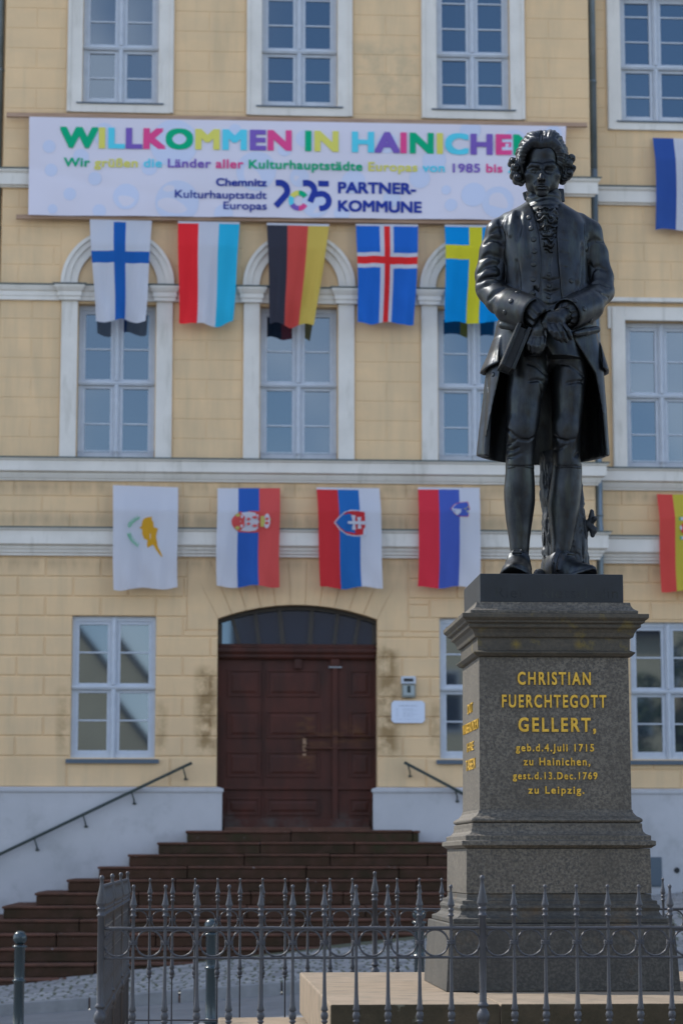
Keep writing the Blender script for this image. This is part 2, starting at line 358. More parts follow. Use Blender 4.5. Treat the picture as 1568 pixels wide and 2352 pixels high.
# white base with its moulding and the cornices
def run(mb, prof, x0, x1, Y, m=0):      # profile of (projection, z) extruded along x; ends are mitred outward by the projection
    n = len(prof)
    vs = [(x0 - d*.999, Y - d, z) for d, z in prof] + [(x1 + d*.999, Y - d, z) for d, z in prof]
    fs = [tuple(range(n-1, -1, -1)), tuple(range(n, 2*n))] + [(i, (i+1) % n, (i+1) % n + n, i + n) for i in range(n)]
    mb.add(vs, fs, m)
b = MB()
pb = [(-.3, 0), (.07, 0), (.07, 2.40), (.075, 2.425), (.09, 2.43), (.09, 2.47), (.02, 2.495), (-.3, 2.495)]
run(b, pb, XL, .397 - .09, YM); run(b, pb, 2.398 + .09, XR, YM)
run(b, pb, XR + .1, 24, YW); run(b, pb, -20, XL - .1, YW)
b.build('base_wall', M['base'], hall)
C2 = [(-.2,5.635),(.05,5.635),(.05,5.665),(.075,5.68),(.075,5.70),(.10,5.735),(.10,5.755),(.15,5.785),(.15,5.965),(.18,5.98),(.18,6.0),(-.2,6.0)]
C1 = [(-.2,6.675),(.04,6.675),(.04,6.70),(.06,6.705),(.085,6.755),(.085,6.775),(.14,6.795),(.14,6.935),(.165,6.95),(.165,6.968),(-.2,6.968)]
C3 = [(-.2,9.205),(.05,9.205),(.05,9.26),(.06,9.265),(.06,9.33),(.08,9.34),(.10,9.385),(.10,9.41),(-.2,9.41)]
C4 = [(-.2,10.81),(.05,10.81),(.05,10.83),(.09,10.84),(.09,11.0),(.12,11.03),(.12,11.058),(-.2,11.058)]
def cap(prof):
    d = max(q[0] for q in prof); z = max(q[1] for q in prof); return [(-.2, z+.001), (d+.018, z+.001), (d+.018, z+.017), (-.2, z+.028)]
for nm, prof, wings in (('cornice', C2, True), ('cornice', C1, True), ('cornice', C3, False), ('cornice', C4, True)):
    c = MB(); run(c, prof, XL, XR, YM); run(c, cap(prof), XL, XR, YM, 1)
    if wings:
        for a, e in ((XR + .2, 24), (-20, XL - .2)): run(c, prof, a, e, YW); run(c, cap(prof), a, e, YW, 1)
    c.build(nm, [M['stucco'], M['flash']], hall)
c = MB(); run(c, [(-.2,19.2),(.1,19.2),(.12,19.35),(.3,19.4),(.45,19.6),(.45,19.75),(-.2,19.75)], XL, XR, YM); run(c, [(-.2,19.2),(.1,19.2),(.3,19.4),(.45,19.6),(.45,19.75),(-.2,19.75)], XR, 24, YW); run(c, [(-.2,19.2),(.1,19.2),(.3,19.4),(.45,19.6),(.45,19.75),(-.2,19.75)], -20, XL, YW)
c.build('eaves_cornice', M['stucco'], hall)
r = MB(); r.add([(-21,32.5,19.76),(25,32.5,19.76),(25,39,25.0),(-21,39,25.0),(25,45.5,19.76),(-21,45.5,19.76)], [(0,1,2,3),(3,2,4,5),(0,3,5),(1,4,2)])
r.build('roof', M['roof'], hall)
# pilasters, arches and surrounds of the upper windows
for x0, x1 in WIN:
    for a, e in ((x0 - .235, x0 - .012), (x1 + .012, x1 + .235)):
        p = MB(); p.box(a, e, YM - .055, YM + .13, 6.997, 9.2)
        run(p, [(-.1,9.2),(.10,9.2),(.10,9.25),(.115,9.26),(.115,9.32),(.13,9.335),(.16,9.385),(.16,9.412),(-.1,9.412)], a + .06, e - .06, YM)
        run(p, [(-.1,9.413),(.175,9.413),(.175,9.43),(-.1,9.44)], a + .05, e - .05, YM, 1)
        p.build('pilaster', [M['stucco'], M['flash']], hall, bevel=.004)
    cx = (x0 + x1)/2; a_ = MB(); n = 28
    for r0, r1, d in ((.555, .66, .045), (.66, .735, .07), (.735, .785, .095)):
        vs = []
        for i in range(n+1):
            t = math.pi*i/n
            for r_, y_ in ((r0, YM + .02), (r0, YM - d), (r1, YM - d), (r1, YM + .02)): vs.append((cx + r_*math.cos(t), y_, 9.44 + r_*math.sin(t)))
        fs = [(4*i+j, 4*i+(j+1) % 4, 4*i+4+(j+1) % 4, 4*i+4+j) for i in range(n) for j in range(4)]
        a_.add(vs, fs)
    a_.build('arch_moulding', M['stucco'], hall)
def surround(x0, x1, z0, z1, Y, wd, d=.05, foot=True, ears=False):
    s = MB(); s.box(x0-wd, x0-.002, Y-d, Y+.1, z0-(wd*.72 if foot else 0), z1+wd); s.box(x1+.002, x1+wd, Y-d, Y+.1, z0-(wd*.72 if foot else 0), z1+wd)
    s.box(x0-.002, x1+.002, Y-d+.002, Y+.1, z1+.002, z1+wd-.002)
    if foot: s.box(x0-.002, x1+.002, Y-d+.002, Y+.1, z0-wd*.72, z0-.02)
    e = .03; s.box(x0-wd+.012, x0-wd+.05, Y-d-.018, Y-d, z0-wd*.7, z1+wd-.01); s.box(x1+wd-.05, x1+wd-.012, Y-d-.018, Y-d, z0-wd*.7, z1+wd-.01)
    if ears:
        s.box(x0-wd-.05, x0-wd-.002, Y-d, Y+.05, z1-.12, z1+wd); s.box(x1+wd+.002, x1+wd+.05, Y-d, Y+.05, z1-.12, z1+wd)
        s.box(x0-wd-.08, x1+wd+.08, Y-.11, Y+.05, z1+wd+.06, z1+wd+.12)
    s.build('window_surround', M['stucco'], hall, bevel=.004)
for x0, x1 in WIN: surround(x0, x1, 12.07, 14.0, YM, .215)
for x0, x1 in WING:
    surround(x0, x1, 12.07, 14.0, YW, .2); surround(x0, x1, 7.0, 9.12, YW, .2, foot=False, ears=True)

def window(x0, x1, z0, z1, Y, zt, bars, sill='thin', rail=False, rec=.11):
    f = MB(); y0 = Y + rec; xm = (x0+x1)/2; fw = .05
    f.box(x0, x0+fw, y0, y0+.08, z0, z1); f.box(x1-fw, x1, y0, y0+.08, z0, z1); f.box(x0+fw, x1-fw, y0+.001, y0+.08, z1-.07, z1); f.box(x0+fw, x1-fw, y0+.001, y0+.08, z0, z0+.06)
    f.box(xm-.042, xm+.042, y0-.012, y0+.08, z0+.001, z1-.001)
    f.lathe([(.028, z0-.01), (.028, zt-.03)], (xm, y0-.014, 0), 10); f.lathe([(.028, zt+.03), (.028, z1-.04), (.004, z1-.01)], (xm, y0-.014, 0), 10)
    f.box(x0+.004, x1-.004, y0-.03, y0+.08, zt-.032, zt+.012); f.box(x0-.01, x1+.01, y0-.042, y0-.028, zt-.012, zt+.018)
    for a, e in ((x0+fw, xm-.042), (xm+.042, x1-fw)):
        for c, d in ((z0+.06, zt-.032), (zt+.012, z1-.07)):
            for q in ((a+.001, a+.045, c, d), (e-.045, e-.001, c, d), (a+.045, e-.045, c+.001, c+.045), (a+.045, e-.045, d-.045, d-.001)): f.box(q[0], q[1], y0+.015, y0+.07, q[2], q[3])
        for zb in bars: f.box(a+.045, e-.045, y0+.025, y0+.06, zb-.011, zb+.011)
    if rail: f.box(x0+.01, x1-.01, y0-.075, y0-.06, z0+.10, z0+.115); f.box(x0+.01, x0+.022, y0-.075, y0, z0, z0+.115); f.box(x1-.022, x1-.01, y0-.075, y0, z0, z0+.115)
    w = f.build('window', M['wood_white'], hall, bevel=.004)
    p = MB()
    for a, e in ((x0+.03, xm), (xm, x1-.03)):
        for c, d in ((z0+.03, zt-.01), (zt-.01, z1-.03)):        # each sash hangs a little differently
            t1, t2 = random.uniform(-.004, .004), random.uniform(-.004, .004)
            p.add([(a,y0+.045-t1-t2,c), (e,y0+.045+t1-t2,c), (e,y0+.045+t1+t2,d), (a,y0+.045-t1+t2,d)], [(0,1,2,3)])
    p.build('pane', M['glass'], w)
    s = MB()
    if sill == 'thin': run(s, [(-rec-.02, z0-.035), (.07, z0-.035), (.07, z0-.015), (-rec-.02, z0-.002)], x0-.01, x1+.01, Y)
    else: run(s, [(-rec-.02, z0-.075), (.055, z0-.075), (.055, z0-.02), (-rec-.02, z0-.002)], x0-.005, x1+.005, Y)
    s.build('sill', M['sill'], w)
random.seed(3)
for x0, x1 in WIN:
    window(x0, x1, 12.07, 14.0, YM, 12.905, [12.47, 13.3, 13.68])
    window(x0, x1, 7.0, 9.17, YM, 8.075, [7.505, 8.56], rail=True, rec=.13)
for x0, x1, Y in ((-1.675, -.538, YM), (3.345, 4.46, YM)):
    window(x0, x1, 2.885, 4.815, Y, 3.845, [3.395, 4.32], sill='deep', rec=.06)
for x0, x1 in WING:
    window(x0, x1, 12.07, 14.0, YW, 12.905, [12.47, 13.3, 13.68]); window(x0, x1, 7.0, 9.12, YW, 8.06, [7.505, 8.56], rail=True, rec=.13)
    window(x0, x1, 2.9, 4.815, YW, 3.845, [3.395, 4.32], sill='deep', rec=.06)
# door: frame, leaves with raised panels, fanlight
DY = YM + .20
d = MB()
d.box(.303, 2.486, DY+.03, DY+.10, 1.5, 4.26)
cols = [(.444,.90), (.984,1.716), (2.11,2.42)]; rows = [(3.735,4.11), (3.168,3.546), (2.636,2.99)]
for a, e in cols:
    for c, z in rows + [(2.12, 2.36)]:
        for q in ((a, e, z-.028, z), (a, e, c, c+.028), (a, a+.028, c+.028, z-.028), (e-.028, e, c+.028, z-.028)): d.box(q[0], q[1], DY+.014, DY+.031, q[2], q[3])
        d.panel(a+.05, e-.05, c+.05, z-.05, DY+.030, .03, .010)
for x in (.93, 1.88): d.box(x-.008, x+.008, DY+.012, DY+.031, 1.96, 4.25)
d.box(1.885, 1.955, DY-.012, DY+.031, 1.96, 4.18); d.box(.31, 2.48, DY-.01, DY+.031, 2.47, 2.51); d.box(.40, 2.39, DY-.014, DY+.031, 1.955, 2.07)
d.box(1.36, 1.46, DY-.03, DY+.03, 4.12, 4.25); d.box(1.86, 1.98, DY-.03, DY+.03, 4.16, 4.26)
d.box(1.50, 2.44, DY-.02, DY+.031, 3.02, 3.045); d.box(1.50, 2.44, DY-.02, DY+.031, 3.19, 3.205)
run(d, [(-.1,4.25),(.03,4.25),(.05,4.28),(.05,4.31),(.075,4.35),(.075,4.40),(.05,4.42),(.05,4.455),(-.1,4.455)], .37, 2.42, DY)
door = d.build('door', M['door'], hall, bevel=.004)
h = MB(); h.lathe([(.004,-.03),(.028,-.02),(.03,0),(.022,.02),(.004,.028)], (1.50, DY-.05, 3.10), 10); h.box(1.492, 1.508, DY-.05, DY+.03, 3.092, 3.108); h.box(1.475, 1.525, DY+.018, DY+.0285, 2.93, 3.17); h.build('door_handle', M['timber'], door, smooth=False)
h = MB(); h.box(1.83, 2.01, DY-.014, DY-.013+.03, 4.135, 4.155); h.build('name_plate', M['steel'], door)
fl = MB(); A0 = [(x, arc(x)) for x in wall_arch_x]
for (xa, za), (xb, zb) in zip(A0, A0[1:]):
    fl.prism([(xa, za-.06), (xb, zb-.06), (xb, zb-.001), (xa, za-.001)], DY-.06, DY+.06)
fl.box(.304, .365, DY-.058, DY+.06, 4.456, 4.73); fl.box(2.424, 2.485, DY-.058, DY+.06, 4.456, 4.73)
for xb, xt in ((.60,.505),(.872,.817),(1.20,1.152),(1.572,1.596),(1.908,1.956),(2.184,2.244)):
    zt = arc(xt) - .055; w_ = .024 if xb in (.60,2.184,.872,1.908) else .03
    fl.prism([(xb-w_,4.457),(xb+w_,4.457),(xt+w_,zt),(xt-w_,zt)], DY-.05, DY+.05)
fan = fl.build('fanlight', M['doorframe'], hall, bevel=.003)
g = MB(); _pp = [(.31,4.46),(2.48,4.46)] + [(x, z-.02) for x, z in A0[::-1]]; g.add([(x, DY-.005+(z-4.46)*.018, z) for x, z in _pp], [tuple(range(len(_pp)))]); g.build('pane', M['glass'], fan)
for s_ in (-1, 1):
    x = XR + .095 if s_ > 0 else XL - .095
    p = MB(); p.tube([(x, YM+.27, 19.4), (x, YM+.27, 11.3)], .052, 12); p.tube([(x, YM+.27, 11.3), (x, YM+.27, 6.2), (x, YM+.23, 6.1), (x, YM+.23, 5.9), (x, YM+.27, 5.6), (x, YM+.27, 2.2), (x, YM+.27, .3)], .052, 12)
    for z in (14.2, 12.6, 10.3, 8.4, 7.4, 6.3, 4.6, 3.2): p.lathe([(.06, z-.02), (.06, z+.02)], (x, YM+.27, 0), 12); p.box(x-.012, x+.012, YM+.27, YM+.42, z-.01, z+.01)
    p.build('downpipe', M['pipe'], hall, smooth=True)
c0 = at(1506, 2003, YW-.07); p = MB(); p.box(c0[0]-.12, c0[0]+.075, YW-.085, YW-.02, c0[1]-.20, c0[1]+.205); p.box(c0[0]-.10, c0[0]+.055, YW-.092, YW-.08, c0[1]-.18, c0[1]+.185)
p.build('basement_hatch', M['sill'], hall, bevel=.004)
c0 = at(1553, 1999, YW-.07); p = MB(); p.tube([(c0[0], YW-.078, c0[1]), (c0[0], YW-.05, c0[1])], .04, 16); p.build('vent', M['dark'], hall)

# ------------------------------------------------------------------ steps, handrails, signs
st = empty('staircase', (1.45, 32.4, 1.9), 'reddish brown stone stairs widening down from the arched door', 'stairs')
for k in range(13):
    z = 1.91 - .158*k; yf = 32.4 - .38*k; e = .37*k
    s = MB(); yb = yf + .5 if k else YM + .2
    x0, x1 = -.09 - e, 2.99 + e
    random.seed(40+k); cuts = [x0]
    while cuts[-1] < x1 - 1.7: cuts.append(cuts[-1] + random.uniform(1.1, 1.7))
    cuts.append(x1); yb = min(yb, 32.92)
    for i, (a, e) in enumerate(zip(cuts, cuts[1:])):                 # blocks with open joints, settled a little unevenly
        dz, dy = random.uniform(-.006, .004), random.uniform(-.008, .008); g0 = .004; ca = a + (0 if i == 0 else g0); ce = e - (0 if e == x1 else g0)
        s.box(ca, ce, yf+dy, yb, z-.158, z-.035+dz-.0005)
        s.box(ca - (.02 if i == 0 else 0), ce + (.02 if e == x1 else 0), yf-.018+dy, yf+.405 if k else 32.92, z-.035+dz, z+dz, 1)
    if k:
        s.box(x0, x0+.42, yf+.5, 32.92, z-.158, z-.037); s.box(x1-.42, x1, yf+.5, 32.92, z-.158, z-.037)
        s.box(x0-.02, x0+.4, yf+.41, 32.92, z-.0365, z-.002, 1); s.box(x1-.4, x1+.02, yf+.41, 32.92, z-.0365, z-.002, 1)
    else: s.box(.405, 2.39, 32.9205, YM+.24, z-.1, z+.045, 1)
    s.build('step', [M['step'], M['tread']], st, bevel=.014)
def handrail(pa, pb, brackets, label):
    a = at(*pa, YM-.16); e = at(*pb, YM-.16); A = Vector((a[0], YM-.16, a[1])); B = Vector((e[0], YM-.16, e[1]))
    o = empty('handrail', A, label, 'handrail')
    t = MB(); t.tube([A, B], .021, 10); t.build('rail', M['rail_green'], o, smooth=True)
    for q in brackets:
        P_ = A.lerp(B, q); m_ = MB(); m_.tube([P_ + Vector((0,0,-.01)), P_ + Vector((.03,.03,-.10)), P_ + Vector((.04,.12,-.16))], .010, 6); m_.lathe([(.022,-.012),(.03,0),(.022,.012)], P_ + Vector((.04,.09,-.16)), 8)
        m_.build('bracket', M['rail_green'], o, smooth=True)
handrail((441,1752), (-260,2086), (.03,.20,.36,.52,.68,.84), 'green handrail sloping down the white base wall left of the door')
handrail((928,1751), (1330,1965), (.02,.29,.55,.8), 'green handrail right of the door running down behind the pedestal')
def wallbox(p0, p1, Y): a = at(*p0, Y); e = at(*p1, Y); return a[0], e[0], e[1], a[1]
x0, x1, z0, z1 = wallbox((921,1553), (954.5,1570.5), YM-.10)
lamp = MB(); lamp.prism([(x0,z0),(x1,z0),(x1,z1),(x0,z1)], YM-.10, YM-.02); dv = lamp.build('door_intercom', M['wood_white'], bevel=.006)
tag(dv, 'small pale wall device with dark screen above the number box', 'intercom'); s = MB(); s.box(x0+.035, x1-.035, YM-.104, YM-.09, z0+.03, z1-.03); s.build('screen', M['dark'], dv)
x0, x1, z0, z1 = wallbox((922.7,1571.5), (954.2,1602), YM-.09)
nb = MB(); nb.box(x0, x1, YM-.09, YM-.02, z0, z1); nbo = nb.build('house_number_box', mat('number_box', (.22,.23,.20), .6), bevel=.006)
tag(nbo, 'grey house number box with numeral 1 right of the door', 'house number')
s = MB(); s.box(x0+.02, x1-.02, YM-.094, YM-.08, z0+.03, z1-.02); s.build('face', mat('number_face', (.33,.38,.38), .4), nbo)
PNUM = (x0, x1, z0, z1)
x0, x1, z0, z1 = wallbox((898.6,1609.4), (975.2,1660.6), YM-.05)
PLQ = (x0, x1, z0, z1); c = .035
pl = MB(); pl.prism([(x0+c,z0),(x1-c,z0),(x1,z0+c),(x1,z1-c),(x1-c,z1),(x0+c,z1),(x0,z1-c),(x0,z0+c)], YM-.05, YM-.022)
plo = pl.build('notice_plaque', mat('plaque', (.62,.68,.80), .35)); tag(plo, 'white notice plaque with faint lines of text beside the door', 'plaque')

# ------------------------------------------------------------------ lettering
def text(name, body, x0, x1, z0, h, Y, m, parent, bold=0.0, depth=.002, colors=None, mats=None, face='-y', slope=0.0, spacing=1.0, split=False):
    """Flat letters of cap height h on baseline z0, squeezed into x0..x1; bold strokes come from shifted copies laid one over the other."""
    def flat(bd, cols=None):
        c = bpy.data.curves.new(name, 'FONT'); c.body = bd; c.size = 1.0; c.extrude = .5; c.space_character = spacing; c.resolution_u = 4
        tmp = bpy.data.objects.new(name, c); COL.objects.link(tmp)
        for mm in (mats or []): c.materials.append(mm)
        for i in range(len(bd) if cols else 0): c.body_format[i].material_index = cols[i]
        bpy.context.view_layer.update()
        me = bpy.data.meshes.new_from_object(tmp.evaluated_get(bpy.context.evaluated_depsgraph_get()))
        bpy.data.objects.remove(tmp); bpy.data.curves.remove(c)
        n = len(me.vertices); co = np.empty(n*3); me.vertices.foreach_get('co', co)
        fs = [tuple(p.vertices) for p in me.polygons]; mi = [p.material_index for p in me.polygons]
        bpy.data.meshes.remove(me); return co.reshape(-1, 3), fs, mi
    co, fs, mi = flat(body, colors)
    lo, hi = co[:,0].min() - bold, co[:,0].max() + bold; sz = h / (.70 + 2*bold); sx = (x1-x0)/(hi-lo)
    shifts = [(0,0)] + ([(-bold,0),(bold,0),(0,-bold),(0,bold),(-bold,-bold),(bold,bold),(-bold,bold),(bold,-bold)] if bold else [])
    spans = [(-1e9, 1e9)]
    if split:
        ends = [flat(body[:k])[0][:,0].max() for k in [i for i, ch in enumerate(body) if ch == ' '] + [len(body)]]
        spans = list(zip([-1e9] + [e + .03 for e in ends[:-1]], [e + .03 for e in ends]))
    cen = np.array([co[list(f), 0].mean() for f in fs]); out = []
    for s0, s1 in spans:
        vs, ff, mm = [], [], []
        for q, (dx, dy) in enumerate(shifts):
            X = (co[:,0]+dx-lo)*sx + x0; Z = z0 + (co[:,1]+dy+bold)*sz + slope*((co[:,0]-lo)*sx); D = (co[:,2]+.5)*depth + q*.00035
            P3 = np.stack([X, Y - D, Z], 1) if face == '-y' else np.stack([Y - D, x0 + x1 - X, Z], 1)
            o = len(vs)*0 + q*len(co); vs.append(P3)
            for f, k, c_ in zip(fs, mi, cen):
                if s0 < c_ < s1: ff.append(tuple(i + o for i in f)); mm.append(k)
        vs = np.concatenate(vs); used = sorted({i for f in ff for i in f}); ix = {i: k for k, i in enumerate(used)}
        mb = MB(); mb.v = [tuple(vs[i]) for i in used]; mb.f = [tuple(ix[i] for i in f) for f in ff]; mb.m = mm if mats else [0]*len(ff)
        out.append(mb.build(name, mats if mats else m, parent))
    return out
numm = mat('numeral', (.015,.03,.03), .5)
text('numeral', '1', (PNUM[0]+PNUM[1])/2-.022, (PNUM[0]+PNUM[1])/2+.022, PNUM[2]+.065, .095, YM-.0942, numm, nbo, bold=.05)
greyt = mat('faint_text', (.40,.45,.55), .6); x0, x1, z0, z1 = PLQ; tl = MB()
def dashes(mb, xa, xb, z, hh, sd):
    random.seed(sd); x = xa
    while x < xb:
        w_ = random.uniform(.012, .05); mb.box(x, min(x+w_, xb), YM-.0525, YM-.049, z, z+hh); x += w_ + .010
dashes(tl, x0+.10, x1-.10, z1-.075, .014, 1)
for i, zz in enumerate((.115,.135,.165,.19,.215)): dashes(tl, x0+.06, x0+.10, z1-zz, .006, 10+i); dashes(tl, x0+.155, x0+.155+(.20 if i % 2 else .14), z1-zz, .006, 20+i)
dashes(tl, x0+.06, x1-.07, z1-.255, .005, 40)
tl.build('lettering', greyt, plo)

# ------------------------------------------------------------------ ground
def gz(x, y):
    if y >= 25.3: return -.02 + (.075 + (min(y, 28.4)-25.3)*.0095)*(x+3) + (min(y,33.4)-25.3)*.011
    return -.135 + .072*(x+3)*(1 if y > 3 else .4)
def ground(name, x0, x1, nx, y0, y1, ny, m, dz=0.0):
    vs = [(x0+(x1-x0)*i/nx, y0+(y1-y0)*j/ny, gz(min(max(x0+(x1-x0)*i/nx,-14),14), y0+(y1-y0)*j/ny)+dz) for j in range(ny+1) for i in range(nx+1)]
    fs = [(j*(nx+1)+i, j*(nx+1)+i+1, (j+1)*(nx+1)+i+1, (j+1)*(nx+1)+i) for j in range(ny) for i in range(nx)]
    mb = MB(); mb.add(vs, fs); return tag(mb.build(name, m), kind='structure')
ground('road', -300, 300, 60, -300, 25.16, 40, M['asphalt'])
joint = mat('sett_joint', (.06,.075,.035), .95, var=(.10,.10,.07), scale=9)
ground('pavement', -60, 60, 60, 25.3, 33.45, 12, joint, -.0055)
setts = MB(); random.seed(5)
def sett_rows(xa, xb, ya, yb, cw=.155, rd=.145):
    j = 0; y = ya
    while y < yb:
        x = xa + (cw/2 if j % 2 else 0)
        while x < xb:
            w_ = cw*random.uniform(.85, 1.12); g_ = .011; t = random.uniform(-.0012, .0012); m_ = random.choice((0,0,1,2))
            q = [(x+g_,y+g_),(x+w_-g_,y+g_),(x+w_-g_,y+rd-g_),(x+g_,y+rd-g_)]; c_ = .008
            q2 = [(x+g_+c_,y+g_+c_),(x+w_-g_-c_,y+g_+c_),(x+w_-g_-c_,y+rd-g_-c_),(x+g_+c_,y+rd-g_-c_)]
            setts.add([(a, e, gz(a, e)-.008) for a, e in q] + [(a, e, gz(a, e)+t) for a, e in q2], [(4,5,6,7),(0,1,5,4),(1,2,6,5),(2,3,7,6),(3,0,4,7)], m_)
            x += w_
        y += rd; j += 1
sett_rows(-5.2, 8.0, 25.32, 28.4); sett_rows(3.0, 8.0, 28.4, 33.3)
sm = [mat('sett_grey', (.27,.27,.27), .8, var=(.22,.22,.22), scale=12, bump=.3), mat('sett_dark', (.21,.21,.215), .8, var=(.17,.17,.17), scale=12, bump=.3), mat('sett_light', (.33,.325,.32), .8, var=(.26,.26,.25), scale=12, bump=.3)]
tag(setts.build('paving', sm), kind='structure')
kb = MB(); x = -8.0; random.seed(8)
while x < 10:
    w_ = random.uniform(.85, 1.15); z0, z1 = gz(x, 25.3), gz(x+w_, 25.3)
    kb.add([(x+.008,25.16,z0-.2),(x+w_-.008,25.16,z1-.2),(x+w_-.008,25.30,z1-.2),(x+.008,25.30,z0-.2),(x+.008,25.16,z0+.006),(x+w_-.008,25.16,z1+.006),(x+w_-.008,25.30,z1+.006),(x+.008,25.30,z0+.006)],
           [(0,3,2,1),(4,5,6,7),(0,1,5,4),(1,2,6,5),(2,3,7,6),(3,0,4,7)]); x += w_
tag(kb.build('kerb', M['kerb'], bevel=.012), kind='structure')

# houses on the far side of the square (behind the viewer; seen mirrored in the ground floor panes)
hm = mat('house_wall', (.58,.52,.36), .9, var=(.50,.44,.30), scale=.6)
def house(label, x0, x1, y, depth, eave, ridge, gable):
    h_ = empty('house', ((x0+x1)/2, y, 0), label, 'house')
    w = MB(); y1 = y - depth
    if gable:
        xm = (x0+x1)/2; w.prism([(x1,0),(x0,0),(x0,eave),(xm,ridge),(x1,eave)], y, y1)
        rf = MB(); rf.add([(x0-.4,y+.3,eave-.35),(xm,y+.3,ridge+.12),(xm,y1-.3,ridge+.12),(x0-.4,y1-.3,eave-.35),(x1+.4,y+.3,eave-.35),(x1+.4,y1-.3,eave-.35)], [(0,1,2,3),(1,4,5,2)])
    else:
        w.box(x0, x1, y1, y, 0, eave); ym = (y+y1)/2
        rf = MB(); rf.add([(x0-.3,y+.4,eave-.1),(x1+.3,y+.4,eave-.1),(x1+.3,ym,ridge),(x0-.3,ym,ridge),(x1+.3,y1-.4,eave-.1),(x0-.3,y1-.4,eave-.1)], [(0,1,2,3),(3,2,4,5)])
    w.build('wall', hm, h_); r_ = rf.build('roof', M['roof'], h_); so = r_.modifiers.new('thickness', 'SOLIDIFY'); so.thickness = .15
    x = x0 + 1.0
    while x < x1 - 1.4:
        for z in (1.2, 4.2) + ((7.0,) if eave > 9 else ()):
            q = MB(); q.box(x, x+1.0, y-.05, y+.03, z, z+1.5); f_ = q.build('window', M['wood_white'], h_); q = MB(); q.box(x+.1, x+.9, y-.03, y+.034, z+.1, z+1.4); q.build('pane', M['glass'], f_)
        x += 2.4
house('yellow gabled house with dark roof mirrored in left ground floor window', -11.5, 1.2, -19, 9, 4.2, 12.2, True)
house('cream plastered house mirrored in right ground floor window', 1.7, 24, -21, 10, 10.8, 14.5, False)

def tree(label, x, y, h, rad, seed):
    random.seed(seed); o = empty('tree', (x, y, 0), label, 'tree'); t = MB(); t.tube([(x,y,-.5),(x+.1,y,h*.3),(x-.1,y+.1,h*.55),(x,y,h*.85)], [.22,.17,.11,.03], 8)
    for k in range(7): a = k*.9; z = h*(.35+.06*k); t.tube([(x,y,z),(x+rad*.5*math.cos(a),y+rad*.5*math.sin(a),z+h*.12),(x+rad*.8*math.cos(a),y+rad*.8*math.sin(a),z+h*.22)], [.07,.045,.015], 6)
    t.build('trunk', M['timber'], o); c = MB()
    cl = [(random.gauss(0,.45), random.gauss(0,.45), random.uniform(-.9,1)) for _ in range(38)]
    for q in cl:
        r0 = random.uniform(.18,.34)
        for _ in range(60):
            v = Vector((random.gauss(0,1),random.gauss(0,1),random.gauss(0,1))).normalized()*r0*random.uniform(.5,1.1); p0 = Vector((x+(q[0]+v.x)*rad, y+(q[1]+v.y)*rad, h*.68+(q[2]+v.z)*h*.28)); s_ = random.uniform(.08,.16)
            a = Vector((random.gauss(0,1),random.gauss(0,1),random.gauss(0,1))).normalized(); b = a.orthogonal().normalized()
            c.add([p0-a*s_, p0+b*s_*.6, p0+a*s_, p0-b*s_*.6], [(0,1,2,3)])
    c.build('crown', mat('leaves', (.05,.075,.03), .7, var=(.09,.12,.04), scale=2), o)
tree('young tree before the cream house, mirrored in right ground floor window', 15.6, -13, 8.5, 2.2, 4)
# ------------------------------------------------------------------ banner with its battens
BY = YM - .20
def lin_disp(r, g, b): return tuple(min(.92, max(.004, q/k)) for q, k in zip(srgb(r, g, b), (.56, .585, .78)))
def cm(name, r, g, b, trans=.30): return mat(name, lin_disp(r, g, b), .85, spec=.12, trans=trans)
def bat(pa, pb, Y, label):
    a = at(*pa, Y); e = at(*pb, Y); m_ = MB(); n = 10; t = .03; random.seed(len(label))
    pts = [(a[0]+(e[0]-a[0])*i/n, Y, a[1]+(e[1]-a[1])*i/n + random.uniform(-.004,.004)) for i in range(n+1)]
    vs = []
    for p_ in pts: vs += [(p_[0],Y-t,p_[2]-t),(p_[0],Y-t,p_[2]+t),(p_[0],Y+t,p_[2]+t),(p_[0],Y+t,p_[2]-t)]
    fs = [(4*i+j,4*i+(j+1)%4,4*i+4+(j+1)%4,4*i+4+j) for i in range(n) for j in range(4)] + [(3,2,1,0),(4*n,4*n+1,4*n+2,4*n+3)]
    m_.add(vs, fs); o = m_.build('wooden_batten', M['batten'], bevel=.004); tag(o, label, 'batten', 'battens holding the banner'); return o
bat((16,264), (1347,288), YM-.13, 'long wooden batten along the top edge of the welcome banner')
bat((38,498), (1310,513), YM-.13, 'wooden batten under the banner that the flags hang from')
tl, tr_, bl, br = at(68,268,BY), at(1299,290,BY), at(66,494,BY), at(1291,506,BY)
def ripple(u, v): return .020*math.sin(9*u+2.5*v)*math.sin(3.1*v) + .010*math.sin(31*u+5*v)*v + .006*math.sin(70*u-9*v)*v*v + .008*math.exp(-((v-.5-.3*math.sin(5*u))/.06)**2)
def bsurf(u, v, off=0.0):
    x = (tl[0]*(1-u)+tr_[0]*u)*(1-v) + (bl[0]*(1-u)+br[0]*u)*v; z = (tl[1]*(1-u)+tr_[1]*u)*(1-v) + (bl[1]*(1-u)+br[1]*u)*v
    return (x, BY + ripple(u, v) - off, z)
nb_, nv_ = 220, 26; ba = MB()
ba.add([bsurf(i/nb_, j/nv_) for j in range(nv_+1) for i in range(nb_+1)], [(j*(nb_+1)+i, (j+1)*(nb_+1)+i, (j+1)*(nb_+1)+i+1, j*(nb_+1)+i+1) for j in range(nv_) for i in range(nb_)])
